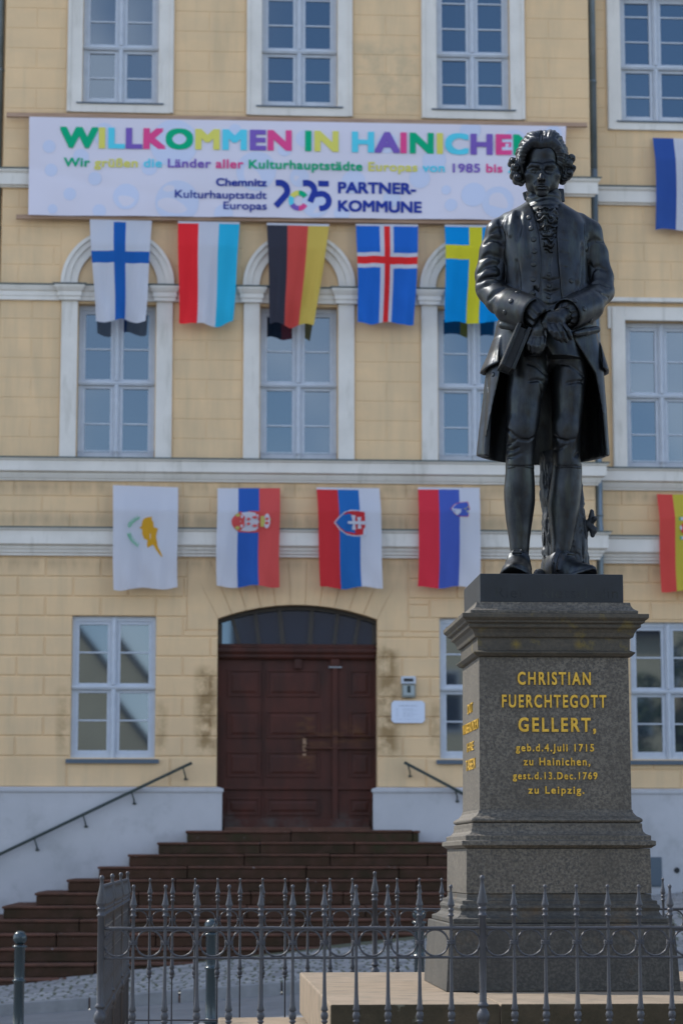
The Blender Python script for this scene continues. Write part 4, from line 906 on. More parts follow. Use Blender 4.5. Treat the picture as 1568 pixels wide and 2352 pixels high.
# ------------------------------------------------------------------ the bronze figure, sculpted as distance fields
_za, _zb = at(1262, 1337, YC)[1], at(1262, 303, YC)[1]
U = (_zb - _za) / 1034.0                # metres per sculpting unit (about one photo pixel)
SX, SZ = at(1262, 1337, YC)[0], _za
PLZ = SZ                                # top of the bronze plate
def P(px, py, y=0.0):                   # photo pixel and depth (towards the viewer is negative) -> sculpting space
    X, Z = at(px, py, YC + y*U); return np.array([(X-SX)/U, y, (Z-SZ)/U])
_lat = np.random.default_rng(7).random((24, 24, 24)).astype(np.float32)
def vnoise(x, y, z, s):
    x, y, z = np.broadcast_arrays(x/s, y/s, z/s)
    xi, yi, zi = np.floor(x).astype(int), np.floor(y).astype(int), np.floor(z).astype(int)
    fx, fy, fz_ = x-xi, y-yi, z-zi
    fx, fy, fz_ = fx*fx*(3-2*fx), fy*fy*(3-2*fy), fz_*fz_*(3-2*fz_)
    g = lambda a, b, c: _lat[(xi+a) % 24, (yi+b) % 24, (zi+c) % 24]
    return ((g(0,0,0)*(1-fx)+g(1,0,0)*fx)*(1-fy)+(g(0,1,0)*(1-fx)+g(1,1,0)*fx)*fy)*(1-fz_)+((g(0,0,1)*(1-fx)+g(1,0,1)*fx)*(1-fy)+(g(0,1,1)*(1-fx)+g(1,1,1)*fx)*fy)*fz_
class Field:
    def __init__(s, xr, yr, zs, h):
        s.xs = np.arange(xr[0], xr[1]+h, h, dtype=np.float32); s.ys = np.arange(yr[0], yr[1]+h, h, dtype=np.float32)
        s.zs = np.asarray(zs, dtype=np.float32) if not np.isscalar(zs[0]) or len(zs) > 2 else np.arange(zs[0], zs[1]+h, h, dtype=np.float32)
        s.D = np.full((len(s.xs), len(s.ys), len(s.zs)), 60.0, np.float32)
    def sl(s, lo, hi):
        r_ = []
        for a, l, h_ in zip((s.xs, s.ys, s.zs), lo, hi):
            i, j = np.searchsorted(a, l), np.searchsorted(a, h_, 'right'); r_.append(slice(max(i-1, 0), min(j+1, len(a))))
        return tuple(r_), s.xs[r_[0]][:,None,None], s.ys[r_[1]][None,:,None], s.zs[r_[2]][None,None,:]
    def put(s, fn, lo, hi, k=2.0, op='add'):
        mar = k*1.2 + 5; q, x, y, z = s.sl(np.array(lo)-mar, np.array(hi)+mar)
        if 0 in s.D[q].shape: return s
        d = fn(x, y, z).astype(np.float32); D = s.D[q]
        if op == 'sub': d = -d; h = np.clip(.5-.5*(d-D)/k, 0, 1) if k else None
        if op == 'add':
            h = np.clip(.5+.5*(d-D)/k, 0, 1); s.D[q] = d*(1-h)+D*h - k*h*(1-h)
        else:
            h = np.clip(.5-.5*(d-D)/k, 0, 1); s.D[q] = d*(1-h)+D*h + k*h*(1-h)
        return s
    def cone(s, a, b, ra, rb, k=4.0, op='add', fold=None):
        a, b = np.array(a, float), np.array(b, float); ba = b-a; L2 = max(ba@ba, 1e-6)
        def fn(x, y, z):
            t = np.clip(((x-a[0])*ba[0]+(y-a[1])*ba[1]+(z-a[2])*ba[2])/L2, 0, 1)
            d = np.sqrt((x-a[0]-ba[0]*t)**2+(y-a[1]-ba[1]*t)**2+(z-a[2]-ba[2]*t)**2) - (ra+(rb-ra)*t)
            return d if fold is None else d + fold(x, y, z, t)
        r_ = max(ra, rb); return s.put(fn, np.minimum(a, b)-r_, np.maximum(a, b)+r_, k, op)
    def chain(s, pts, rs, k=4.0, op='add', fold=None):
        rs = [rs]*len(pts) if np.isscalar(rs) else rs
        for i in range(len(pts)-1): s.cone(pts[i], pts[i+1], rs[i], rs[i+1], k, op, fold)
        return s
    def ell(s, c, r_, k=4.0, op='add', rot=None, fold=None):
        c, r_ = np.array(c, float), np.array(r_, float); m = None if rot is None else np.array(Euler([R(q) for q in rot]).to_matrix()).T
        def fn(x, y, z):
            X, Y, Z = x-c[0], y-c[1], z-c[2]
            if m is not None: X, Y, Z = [m[i,0]*X+m[i,1]*Y+m[i,2]*Z for i in range(3)]
            k0 = np.sqrt((X/r_[0])**2+(Y/r_[1])**2+(Z/r_[2])**2); k1 = np.sqrt((X/r_[0]**2)**2+(Y/r_[1]**2)**2+(Z/r_[2]**2)**2)+1e-6
            d = k0*(k0-1)/k1
            return d if fold is None else d + fold(x, y, z)
        q = r_.max() if m is not None else r_; return s.put(fn, c-q, c+q, k, op)
    def bx(s, c, hs, rot=(0,0,0), rd=2.0, k=2.0, op='add'):
        c, hs = np.array(c, float), np.array(hs, float); m = np.array(Euler([R(q) for q in rot]).to_matrix()).T
        def fn(x, y, z):
            X, Y, Z = x-c[0], y-c[1], z-c[2]; X, Y, Z = [np.abs(m[i,0]*X+m[i,1]*Y+m[i,2]*Z) - (hs[i]-rd) for i in range(3)]
            return np.sqrt(np.maximum(X,0)**2+np.maximum(Y,0)**2+np.maximum(Z,0)**2) + np.minimum(np.maximum(np.maximum(X,Y),Z),0) - rd
        q = np.linalg.norm(hs); return s.put(fn, c-q, c+q, k, op)
    def loft(s, rows, k=4.0, op='add', shell=None, n=2.0, fold=None, cut=None):
        """rows: (z, cx, cy, a, b) horizontal ellipses, any order; shell = wall thickness."""
        rows = sorted(rows); zz = np.array([q[0] for q in rows]); z0, z1 = zz[0], zz[-1]
        f = np.linspace(z0, z1, 200); cols_ = []
        for i in range(1, 5):
            v = np.interp(f, zz, [q[i] for q in rows]); kk = np.ones(13)/13; v = np.convolve(np.pad(v, 6, mode='reflect', reflect_type='odd'), kk, 'valid'); cols_.append(v)
        def fn(x, y, z):
            cx, cy, a, b = [np.interp(z, f, v) for v in cols_]
            X, Y = (x-cx), (y-cy); th = np.arctan2(Y/b, X/a)
            kq = (np.abs(X/a)**n+np.abs(Y/b)**n)**(1/n) + 1e-6
            d = (kq-1)*np.minimum(a, b)*np.where(kq < 1, 1, np.clip(np.sqrt(X*X+Y*Y)/np.sqrt((X/a)**2+(Y/b)**2+1e-6)/np.minimum(a, b), 1, 2.2)) 
            if fold is not None: d = d + fold(x, y, z, th)
            if shell: d = np.abs(d + shell/2) - shell/2
            d = np.maximum(d, np.maximum(z0-z, z-z1))
            if cut is not None:
                c_ = -cut(x, y, z); h_ = np.clip(.5+.5*(d-c_)/4, 0, 1); d = d*h_+c_*(1-h_) + 4*h_*(1-h_)
            return d
        am, bm = max(q[3] for q in rows), max(q[4] for q in rows); cxs = [q[1] for q in rows]; cys = [q[2] for q in rows]
        return s.put(fn, (min(cxs)-am, min(cys)-bm, z0), (max(cxs)+am, max(cys)+bm, z1), k, op)
    def surf(s, px, py):                    # first point of the surface met by the line of sight through a photo pixel
        for y in np.arange(s.ys[0]+1, s.ys[-1], 1.0):
            p = P(px, py, y); i = [min(max(int(round(float(np.interp(v, a, np.arange(len(a)))))), 0), len(a)-1) for v, a in zip(p, (s.xs, s.ys, s.zs))]
            if s.D[tuple(i)] < 0: return p
        return None
    def mark(s, pts, r_, depth, k=3.0, op='sub'):
        """A groove ('sub') or a ridge ('add') drawn along a line of photo pixels on the surface as it is now."""
        q = []
        for (a, b), (c, d) in zip(pts, pts[1:]):
            n = max(1, int(math.hypot(c-a, d-b)/5)); q += [(a+(c-a)*i/n, b+(d-b)*i/n) for i in range(n)]
        q.append(pts[-1]); w = [s.surf(*v) for v in q]; w = [v for v in w if v is not None]; n = len(w)
        if n < 2: return s
        W_ = [v + np.array([0, -(r_-depth) if op == 'sub' else (r_-depth), 0]) for v in w]
        rs = [r_*(.45+.55*math.sin(math.pi*(i+.6)/(n+.2))) for i in range(n)]
        W_ = [v + np.array([0, (r_-q_)*(.9 if op == 'sub' else -.9), 0]) for v, q_ in zip(W_, rs)]
        return s.chain(W_, rs, k, op)
    def mesh(s, name, m, parent, smooth=2):
        D = s.D; D[0,:,:] = D[-1,:,:] = 9; D[:,0,:] = D[:,-1,:] = 9; D[:,:,0] = D[:,:,-1] = 9
        I = D < 0; nx, ny, nz_ = D.shape
        cnt = np.zeros((nx-1, ny-1, nz_-1), np.uint8)
        for dx in (0,1):
            for dy in (0,1):
                for dz in (0,1): cnt += I[dx:nx-1+dx, dy:ny-1+dy, dz:nz_-1+dz]
        ci, cj, ck = np.nonzero((cnt > 0) & (cnt < 8)); idx = np.full(cnt.shape, -1, np.int64); idx[ci, cj, ck] = np.arange(len(ci))
        corner_ = [(a, b, c) for a in (0,1) for b in (0,1) for c in (0,1)]; val = {q: D[ci+q[0], cj+q[1], ck+q[2]] for q in corner_}
        acc = np.zeros((len(ci), 3)); num = np.zeros(len(ci))
        for q in corner_:
            for ax in range(3):
                if q[ax]: continue
                p2 = list(q); p2[ax] = 1; p2 = tuple(p2); a, b = val[q], val[p2]; cr_ = (a < 0) != (b < 0)
                t = np.where(cr_, a/np.where(np.abs(a-b) < 1e-9, 1e-9, a-b), 0)
                for d_ in range(3): acc[:, d_] += np.where(cr_, t if d_ == ax else q[d_], 0)
                num += cr_
        fr = acc/num[:,None]
        V = np.stack([np.interp(ci+fr[:,0], np.arange(nx), s.xs), np.interp(cj+fr[:,1], np.arange(ny), s.ys), np.interp(ck+fr[:,2], np.arange(nz_), s.zs)], 1)
        Q = []
        for ax in range(3):
            A = [slice(None)]*3; B = [slice(None)]*3; A[ax] = slice(0,-1); B[ax] = slice(1,None)
            e = I[tuple(A)] != I[tuple(B)]; o1, o2 = [q for q in range(3) if q != ax]
            i = list(np.nonzero(e)); ok = (i[o1] > 0) & (i[o2] > 0) & (i[o1] < cnt.shape[o1]) & (i[o2] < cnt.shape[o2]); i = [q[ok] for q in i]
            fl = I[tuple(i)] if True else None
            def cell(u, v): j = list(i); j[o1] = i[o1]-u; j[o2] = i[o2]-v; return idx[tuple(j)]
            q = np.stack([cell(1,1), cell(0,1), cell(0,0), cell(1,0)], 1); flip = fl if ax != 1 else ~fl
            q[~flip] = q[~flip][:, ::-1]; Q.append(q)
        Q = np.concatenate(Q); Q = Q[(Q >= 0).all(1)]
        for _ in range(smooth):
            sm_ = np.zeros_like(V); w = np.zeros(len(V))
            for a in range(4):
                b = (a+1) % 4; np.add.at(sm_, Q[:,a], V[Q[:,b]]); np.add.at(w, Q[:,a], 1)
            V = V*.45 + .55*sm_/np.maximum(w, 1)[:,None]
        me = bpy.data.meshes.new(name); me.vertices.add(len(V)); me.vertices.foreach_set('co', (V*U).astype(np.float32).ravel())
        me.loops.add(Q.size); me.loops.foreach_set('vertex_index', Q.astype(np.int32).ravel()); me.polygons.add(len(Q))
        me.polygons.foreach_set('loop_start', np.arange(0, Q.size, 4, dtype=np.int32)); me.polygons.foreach_set('loop_total', np.full(len(Q), 4, np.int32))
        me.polygons.foreach_set('use_smooth', [True]*len(Q)); me.update(calc_edges=True); me.validate(); me.materials.append(m)
        o = bpy.data.objects.new(name, me); COL.objects.link(o); o.parent = parent; return o
def zof(py, px=1250, y=0.0): return P(px, py, y)[2]
def xof(px, py, y=0.0): return P(px, py, y)[0]
def row(py, l, r_, cy, b):              # loft row from its left and right outline in the photo
    a, e = P(l, py, cy), P(r_, py, cy); return ((a[2]+e[2])/2, (a[0]+e[0])/2, cy, (e[0]-a[0])/2, b)
statue = empty('bronze_statue', (SX, YC, SZ), 'dark bronze statue of a man in long coat with crossed hands and book', 'statue')
BZ = M['bronze']

# --- figure: head, neck, hands, legs, with a core joining them
zgrid = np.concatenate([np.arange(-8, 250, 2.6), np.arange(250, 520, 4.0), np.arange(520, 680, 1.6), np.arange(680, 850, 4.0), np.arange(850, 1050, 1.35)])
B_ = Field((-125, 125), (-175, 85), zgrid, 1.55)
# core
B_.chain([P(1247,535,8), P(1250,640,5), P(1252,790,0)], [50, 58, 60], 6)
B_.chain([P(1190,525,5), P(1150,600,2), P(1135,660,-8), P(1190,706,-80), P(1226,722,-108)], [24,22,22,20,17], 6)
B_.chain([P(1320,525,5), P(1360,600,5), P(1368,672,-4), P(1330,708,-80), P(1302,722,-106)], [24,22,22,20,17], 6)
# legs
B_.chain([P(1207,830,-12), P(1202,960,-20), P(1192,1065,-18)], [38,34,29], 8); B_.chain([P(1300,830,0), P(1300,960,-6), P(1301,1065,-3)], [38,32,29], 8)
B_.loft([row(1066,1161,1225,-18,33), row(1087,1160,1226,-15,34), row(1124,1156,1228,-9,37), row(1153,1157,1228,-5,38), row(1197,1161,1222,-4,33), row(1240,1168,1216,-7,26), row(1265,1171,1214,-9,23), row(1285,1174,1213,-6,20), row(1318,1176,1211,-4,18)], 6, fold=lambda x, y, z, th: .5*vnoise(x, y, z, 40))
B_.loft([row(1066,1268,1335,-3,33), row(1087,1267,1336,-1,34), row(1124,1261,1334.5,4,38), row(1160,1257,1330,8,39), row(1197,1260,1325,8,34), row(1240,1264,1316,5,28), row(1268,1264,1310,3,24), row(1285,1265,1306,3,20), row(1318,1266,1302,3,18)], 6, fold=lambda x, y, z, th: .5*vnoise(x, y, z, 40))
# neck and head
B_.cone(P(1246,438,2), P(1248,505,6), 31, 34, 6)
B_.ell(P(1244,368,6), (44,58,56), 6); B_.ell(P(1244,402,-13), (40,43,50), 8); B_.ell(P(1244,357,-10), (39,43,40), 8)
B_.ell(P(1244,425,-17), (35,36,28), 10); B_.ell(P(1244,444,-40), (14,13,11), 9)
B_.ell(P(1213,403,-30), (11,16,11), 12); B_.ell(P(1275,403,-30), (11,16,11), 12)
B_.chain([P(1212,385,-40), P(1221,378.5,-49), P(1233,380,-53.5), P(1244,384,-53), P(1255,380,-53.5), P(1267,378.5,-49), P(1276,385,-40)], [4,4.6,4.2,3.6,4.2,4.6,4], 7)
for ex in (1226.5, 1261):
    B_.ell(P(ex,391,-58), (12,12.5,8), 4.5, 'sub'); B_.ell(P(ex,391.5,-42), (9,8,7), 2)
    B_.chain([P(ex-10,391,-45), P(ex-5,388,-49), P(ex+1,387,-50), P(ex+6,388.5,-49), P(ex+10,391.5,-45)], 1.9, 1.5)
    B_.chain([P(ex-9,393,-45), P(ex,396.5,-48.5), P(ex+9,393,-45)], 1.5, 1.5)
B_.chain([P(1244,383,-54), P(1243.6,395,-62), P(1243,405,-69), P(1242.6,410,-71)], [4.2,4.2,4.6,5.4], 4)
B_.ell(P(1236.5,412,-61), (4.3,6,4.2), 3.5); B_.ell(P(1249,412,-61), (4.3,6,4.2), 3.5)
B_.ell(P(1239,416.5,-66), (2.2,3,2), 1.5, 'sub'); B_.ell(P(1247,416.5,-66), (2.2,3,2), 1.5, 'sub')
B_.ell(P(1243.5,427,-49), (18,10,12), 7)
B_.chain([P(1231,428.5,-55), P(1238,426,-59.5), P(1243.5,427,-60.5), P(1249,426,-59.5), P(1256,428.5,-55)], [1,1.4,1.4,1.4,1], 2.5)
B_.chain([P(1234,433.5,-55), P(1243.5,434,-58), P(1253,433.5,-55)], [1.2,1.9,1.2], 2.5)
B_.chain([P(1229,430.5,-56), P(1238,430,-61), P(1243.5,430.4,-62), P(1249,430,-61), P(1258,430.5,-56)], 1.2, 1.4, 'sub')
B_.chain([P(1236,439.5,-56), P(1243.5,440,-58), P(1251,439.5,-56)], 2.4, 4, 'sub')
B_.chain([P(1232,413,-61), P(1226,421,-57), P(1223,431,-52), P(1224,439,-47)], [1.5,2,2,1.5], 3.5, 'sub'); B_.chain([P(1255,413,-61), P(1261,421,-57), P(1264.5,431,-52), P(1264,439,-47)], [1.5,2,2,1.5], 3.5, 'sub')
B_.ell(P(1205,400,2), (6,9,13), 3); B_.ell(P(1284,400,2), (6,9,13), 3)
# lower hand (his right) closing on the book
B_.chain([P(1228,722,-106), P(1238,745,-116), P(1236,760,-122)], [16,15,16], 6); B_.ell(P(1233,770,-121), (21,13,21), 7, rot=(0,14,0))
for pts, r0 in (([(1218,776,-126),(1214,789,-131),(1214,800,-126),(1217,806,-116)], 6.2), ([(1227,780,-130),(1223,794,-136),(1223,806,-130),(1226,811,-118)], 6.6), ([(1237,781,-131),(1235,796,-138),(1234,808,-132),(1236,813,-120)], 6.6), ([(1247,777,-129),(1246,790,-136),(1242,803,-134),(1239,810,-124)], 6.4)):
    B_.chain([P(*q) for q in pts], [r0, r0*.92, r0*.82, r0*.7], 1.6)
B_.chain([P(1222,752,-112), P(1208,764,-112), P(1200,778,-108), P(1197,789,-104)], [8,7,6,5], 3)
# upper hand (his left) laid over it
B_.chain([P(1305,720,-104), P(1288,724,-118), P(1276,731,-130)], [16,15.5,16], 6); B_.ell(P(1274,735,-132), (26,13,17), 7, rot=(0,24,14))
for pts, r0 in (([(1258,747,-139),(1264,760,-149),(1273,772,-148),(1279,779,-140)], 6.3), ([(1269,748,-141),(1277,763,-151),(1284,776,-149),(1289,783,-141)], 6.7), ([(1281,747,-139),(1290,762,-148),(1296,776,-146),(1300,784,-138)], 6.6), ([(1293,746,-134),(1303,759,-142),(1308,770,-140),(1310,778,-133)], 6.0)):
    B_.chain([P(*q) for q in pts], [r0, r0*.93, r0*.83, r0*.7], 1.5)
B_.chain([P(1268,723,-124), P(1254,729,-131), P(1249,741,-137), P(1251,752,-138)], [8,7,6.2,5], 3)
B_.mesh('figure', BZ, statue, 1)

# --- wig
Wg = Field((-118, 78), (-85, 100), (zof(474), zof(290)), 1.5)
hc = P(1244,364,10)
def strands(x, y, z, *a):
    th = np.arctan2(z-hc[2]+12, x-hc[0]); w = .8*np.sin(17*th + .03*y + 4*vnoise(x, y, z, 30)) + .8*np.sin(44*th + .05*y + 5*vnoise(x, y, z, 18)) + 2.2*vnoise(x, y, z, 22) - 1
    return w*np.clip((y+75)/40, .25, 1)
Wg.ell(hc, (61,66,63), 4, fold=strands)
Wg.ell(P(1226,323,-10), (22,42,19), 9, fold=strands); Wg.ell(P(1263,322,-10), (24,42,20), 9, fold=strands)
Wg.bx(P(1242.5,392,-62), (37.5,56,57), (0,0,0), 24, 4, 'sub')
Wg.chain([P(1199,372,-30), P(1200,352,-38), P(1207,337,-46), P(1220,327,-48), P(1234,326.5,-50), P(1242,332,-51), P(1251,327.5,-50), P(1266,325.5,-48), P(1279,335,-46), P(1286,352,-38), P(1287,372,-30)], [5,6,6.5,7,6.5,6,6.5,7,6.5,6,5], 11, fold=lambda x, y, z, t: strands(x, y, z)*.6)
Wg.cone(P(1243,303,-30), P(1241,322,-60), 5, 3, 4, 'sub')
for sx_, pts in ((1, [(1199,352,-22),(1193,375,-20),(1196,398,-14)]), (-1, [(1289,352,-22),(1296,375,-20),(1293,398,-14)])):
    Wg.chain([P(*q) for q in pts], [9,12,11], 5, fold=lambda x, y, z, t: 1.3*np.sin(.9*(x-y*.6)+2*vnoise(x, y, z, 20)))
for px, py, r0, y0 in ((1176,370,9,-20),(1183,384,10.5,-26),(1181,398,9.5,-20),(1189,408,11,-24),(1199,414,8,-18),(1190,393,11,-12),(1311,364,10,-20),(1304,376,11,-26),(1313,386,9,-18),(1305,398,11,-24),(1295,409,9.5,-20),(1299,390,11,-12)):
    c = P(px, py, y0); Wg.cone(c, c + np.array([0,26,0]), r0, r0*.9, 2.0, fold=lambda x, y, z, t: 1.6*vnoise(x, y, z, 7)-.8)
    Wg.chain([c + np.array([r0*math.cos(q)*.98*(1-q/9), -r0*.55-1.2, r0*math.sin(q)*.98*(1-q/9)]) for q in np.linspace(.4, 6.0, 12)], 1.0, 1.8, 'sub')
Wg.ell(P(1244,440,52), (30,16,34), 6, fold=strands)
Wg.bx(P(1288,449,44), (7,4,16), (0,-4,20), 2, 2); Wg.bx(P(1207,450,44), (6,4,10), (0,-14,-20), 2, 2)
Wg.mesh('wig', BZ, statue, 1)

# --- cravat and frilled jabot
Cv = Field((-80, 50), (-85, 65), (zof(506), zof(436)), 1.6)
Cv.loft([row(438,1210,1284,-2,36), row(446,1208,1286,-3,39), row(470,1208,1288,-4,43), row(488,1204,1291,-6,50), row(500,1200,1294,-6,52)], 3, fold=lambda x, y, z, th: 1.3*np.sin(z*.40 + .9*np.sin(th*2+.6) + 4*vnoise(x, y, z, 34)))
Cv.ell(P(1243,428,-28), (29,34,20), 4, 'sub')
Cv.mesh('cravat', BZ, statue, 1)
J = Field((-60, 50), (-115, -40), (zof(600), zof(476)), 1.35)
def ruff(x, y, z, th):
    xc = 1.0 + .03*(zof(540)-z); return 3.2*np.sin(.42*z + 1.2*np.sin(x*.30+1.2) + 9*vnoise(x, y, z, 11)) + 2.4*vnoise(x, y, z, 5) - 1.2 + 4.0*np.exp(-((x+7-xc)/3.5)**2)
J.loft([row(477,1233,1276,-52,13), row(500,1232,1279,-60,15), row(530,1239,1276,-66,13), row(560,1246,1271,-70,11), row(580,1252,1266,-72,9), row(597,1257,1260,-73,6)], 3, fold=ruff)
J.mesh('jabot', BZ, statue, 1)

# --- waistcoat
Wc = Field((-95, 75), (-100, 30), (zof(838), zof(478)), 2.0)
Wc.loft([row(490,1210,1296,3,50), row(510,1188,1316,0,61), row(560,1175,1325,-2,71), row(640,1172,1330,-3,74), row(700,1175,1330,-4,78), row(760,1176,1334,-4,84), row(800,1176,1338,-3,88), row(834,1172,1342,-2,90)], 3, n=2.2, fold=lambda x, y, z, th: 1.2*vnoise(x, y, z, 30) + 1.0*np.sin(z*.07+x*.04+3*vnoise(x, y, z, 60)))
v0 = P(1253,796,-85)
Wc.put(lambda x, y, z: np.maximum((np.abs(x-v0[0]) - (v0[2]-z)*.62)*.8, y+20), (v0[0]-40,-110,v0[2]-60), (v0[0]+40,-20,v0[2]+4), 2, 'sub')
Wc.mark([(1264,592),(1264,640),(1263,690),(1262,720)], 2.2, 1.6, 1.5); Wc.mark([(1247,600),(1244,650),(1243,700)], 1.8, 1.0, 1.5)
for q in (644, 670, 700): Wc.mark([(1246,q-3),(1262,q+2),(1282,q-4)], 3, .9, 4)
Wc.put(lambda x, y, z: y-5+0*x*z, (-95,0,zof(838)), (75,40,zof(478)), 2, 'sub')
Wc.mesh('waistcoat', BZ, statue, 1)

# --- breeches
Br = Field((-125, 100), (-90, 85), (zof(1086), zof(775)), 2.1)
bf = lambda x, y, z, th: 1.6*vnoise(x, y, z, 38) + .8*np.sin(.05*z + .05*x + 3*vnoise(x, y, z, 60))
Br.ell(P(1253,792,4), (84,66,62), 14)
Br.loft([row(800,1158,1254,-8,58), row(873,1163,1258,-15,52), row(922,1161,1243,-21,46), row(980,1161,1235,-26,43), row(1012,1161,1229,-25,41), row(1040,1161,1228,-20,36), row(1080,1160,1226,-18,34)], 10, n=2.3, fold=bf)
Br.loft([row(800,1256,1350,2,58), row(873,1262,1346,-3,50), row(922,1267,1340,-8,44), row(980,1267,1332,-12,41), row(1012,1268,1329.5,-11,39), row(1040,1268,1330,-6,36), row(1080,1267,1336,-3,35)], 10, n=2.3, fold=bf)
Br.ell(P(1197,984,-50), (31,18,34), 9); Br.ell(P(1300,984,-34), (28,18,32), 9)
for pts, r_, d in (([(1162,984),(1170,992),(1180,1002),(1196,1011),(1214,1012),(1226,1004)],4,2.2), ([(1163,1022),(1176,1016),(1186,1010)],3,1.8), ([(1163,1036),(1178,1034),(1190,1028)],3,1.8), ([(1164,1052),(1180,1048),(1198,1040)],3,1.4), ([(1270,1000),(1284,1010),(1300,1014),(1320,1008)],3.6,1.8), ([(1272,1034),(1286,1030),(1300,1022)],3,1.3), ([(1318,1050),(1330,1040)],3,1.2),
                    ([(1216,876),(1232,873),(1246,876),(1254,888)],3,1.6), ([(1302,880),(1322,876),(1336,877),(1346,888)],3,1.6), ([(1210,834),(1232,842),(1254,862),(1262,874)],2,1.4), ([(1284,836),(1306,838),(1324,850),(1338,864)],2,1.4), ([(1253,800),(1256,830),(1256,860),(1254,890)],2.6,2), ([(1240,880),(1246,905),(1240,930)],3,1.5)):
    Br.mark(pts, r_, d)
for x0, x1, yy in ((1159,1227,1070),(1266,1337,1070)):
    Br.mark([(x0+2,yy),(x0+20,yy+1.5),((x0+x1)/2,yy+2),(x1-20,yy+1.5),(x1-2,yy)], 2.0, 1.3, 1.5)
Br.mesh('breeches', BZ, statue, 1)

# --- coat with sleeves, cuffs, skirts and pocket flaps
C_ = Field((-185, 160), (-150, 130), (zof(1092), zof(462)), 2.15)
def chestfold(x, y, z, th): return 1.5*vnoise(x, y, z, 40)
C_.loft([row(466,1206,1288,12,38), row(474,1196,1296,12,46), row(486,1172,1318,11,56), row(500,1152,1338,10,64), row(525,1143,1349,6,72), row(560,1143,1350,2,79), row(620,1152,1348,0,82), row(680,1154,1350,0,84), row(720,1148,1358,2,86), row(752,1140,1366,3,88)], 6, n=2.35, fold=chestfold)
def xe(pts):
    pts = sorted((P(px, py, y)[2], P(px, py, y)[0]) for px, py, y in pts); a = np.array(pts); return lambda z: np.interp(z, a[:,0], a[:,1])
eL = xe([(1216,462,-40),(1224,480,-55),(1238,539,-75),(1243,600,-80),(1238,680,-84),(1234,725,-86),(1212,765,-86),(1172,820,-74),(1151,850,-62),(1133,930,-60),(1120,1000,-58),(1110,1050,-52),(1104,1092,-50)])
eR = xe([(1283,462,-40),(1276,484,-55),(1277,540,-75),(1283,612,-80),(1288,671,-84),(1296,710,-86),(1319,778,-86),(1352,830,-70),(1368,856,-60),(1376,900,-52),(1384,950,-44),(1390,1040,-30),(1392,1092,-26)])
cutf = lambda x, y, z: np.maximum(np.maximum(eL(z)-x, x-eR(z)), y+8)
C_.put(lambda x, y, z: np.maximum(np.maximum(eL(z)-x, x-eR(z)), y+12), (-185,-150,zof(760)), (160,-8,zof(455)), 2.5, 'sub')
fl_ = lambda x, y, z, th: np.clip((zof(760)-z)/280, 0, 1)*(3.6*np.sin(6*th+.5)+2.4*np.sin(11*th+1.7+.004*z))+1.0*vnoise(x, y, z, 30)
C_.loft([row(738,1141,1366,4,86), row(790,1130,1374,6,90), row(850,1117,1385,8,96), row(950,1106,1391,12,104), row(1030,1098,1394,16,110), row(1074,1095,1396,18,114)], 5, shell=11, n=2.1, fold=fl_, cut=cutf)
hemz = P(1096,1056,0)[2]
C_.put(lambda x, y, z: (z - (hemz + .105*(y+20)*.9 - 4 + .0006*(x-xof(1250,1060))**2)) + 0*x, (-185,-150,zof(1092)), (160,130,hemz+30), 2, 'sub')
# shoulders, sleeves
def creases(cx, cz, fx, fz_, am):
    return lambda x, y, z, t: 2.4*am*vnoise(x, y, z, 26)
C_.chain([P(1168,512,4), P(1146,534,3), P(1131,580,4), P(1125,632,3), P(1124,664,-8)], [26,32,31.5,33.5,33], 9, fold=creases(-130,700,.10,.16,1.3))
C_.chain([P(1124,664,-8), P(1148,688,-42), P(1180,703,-78)], [33,34,35], 8, fold=creases(-130,640,.18,.1,1.2))
C_.chain([P(1328,512,4), P(1351,536,4), P(1365,585,6), P(1376,640,4), P(1377,668,-6)], [25,31.5,30,32,32.5], 9, fold=creases(120,700,-.10,.15,1.2))
C_.chain([P(1377,668,-6), P(1356,692,-42), P(1326,710,-82)], [32.5,33,33], 8, fold=creases(120,640,-.18,.1,1.1))
for pts, r_, d in (([(1094,650),(1106,640),(1124,634),(1144,638),(1158,648)],5,3.2), ([(1094,668),(1108,656),(1128,650)],3.5,2), ([(1097,628),(1112,612),(1134,606),(1152,614)],4.5,2.4), ([(1102,596),(1120,584),(1146,592)],4,1.8), ([(1112,560),(1128,549),(1146,552),(1158,566)],4,2.2), ([(1126,536),(1140,524),(1154,526)],3.5,1.8), ([(1146,506),(1152,530),(1157,560)],4,2.0), ([(1120,690),(1134,672),(1158,662)],4,1.8),
                    ([(1350,560),(1364,550),(1384,556)],4,1.6), ([(1354,622),(1372,612),(1394,622)],4,1.6), ([(1352,652),(1374,648),(1400,660)],4,1.8), ([(1350,672),(1368,668),(1396,684)],4,1.8), ([(1344,520),(1347,560),(1349,600)],4,2), ([(1350,600),(1352,650)],5,3), ([(1158,600),(1157,655)],5,3)):
    C_.mark(pts, r_, d, 5)
for pts, r_, d in (([(1180,486),(1177,512),(1172,540)],6,2.2), ([(1166,500),(1162,530)],5,1.6), ([(1100,642),(1114,630),(1140,626)],4,1.5), ([(1330,610),(1326,640),(1328,680)],4,1.2), ([(1102,664),(1118,650),(1140,646)],4,1.3)): C_.mark(pts, r_, d, 8, 'add')
for pts, r_, d in (([(1192,488),(1190,520),(1186,550)],5,1.5), ([(1208,500),(1211,540),(1216,590)],5,1.2), ([(1186,600),(1190,650),(1192,690)],2,.8), ([(1336,560),(1337,620),(1333,690)],2.5,1.0)): C_.mark(pts, r_, d, 7)
for yy in (502, 527, 551, 580, 612): C_.mark([(1284,yy),(1303,yy+3)], 1.4, .9, 1.2)
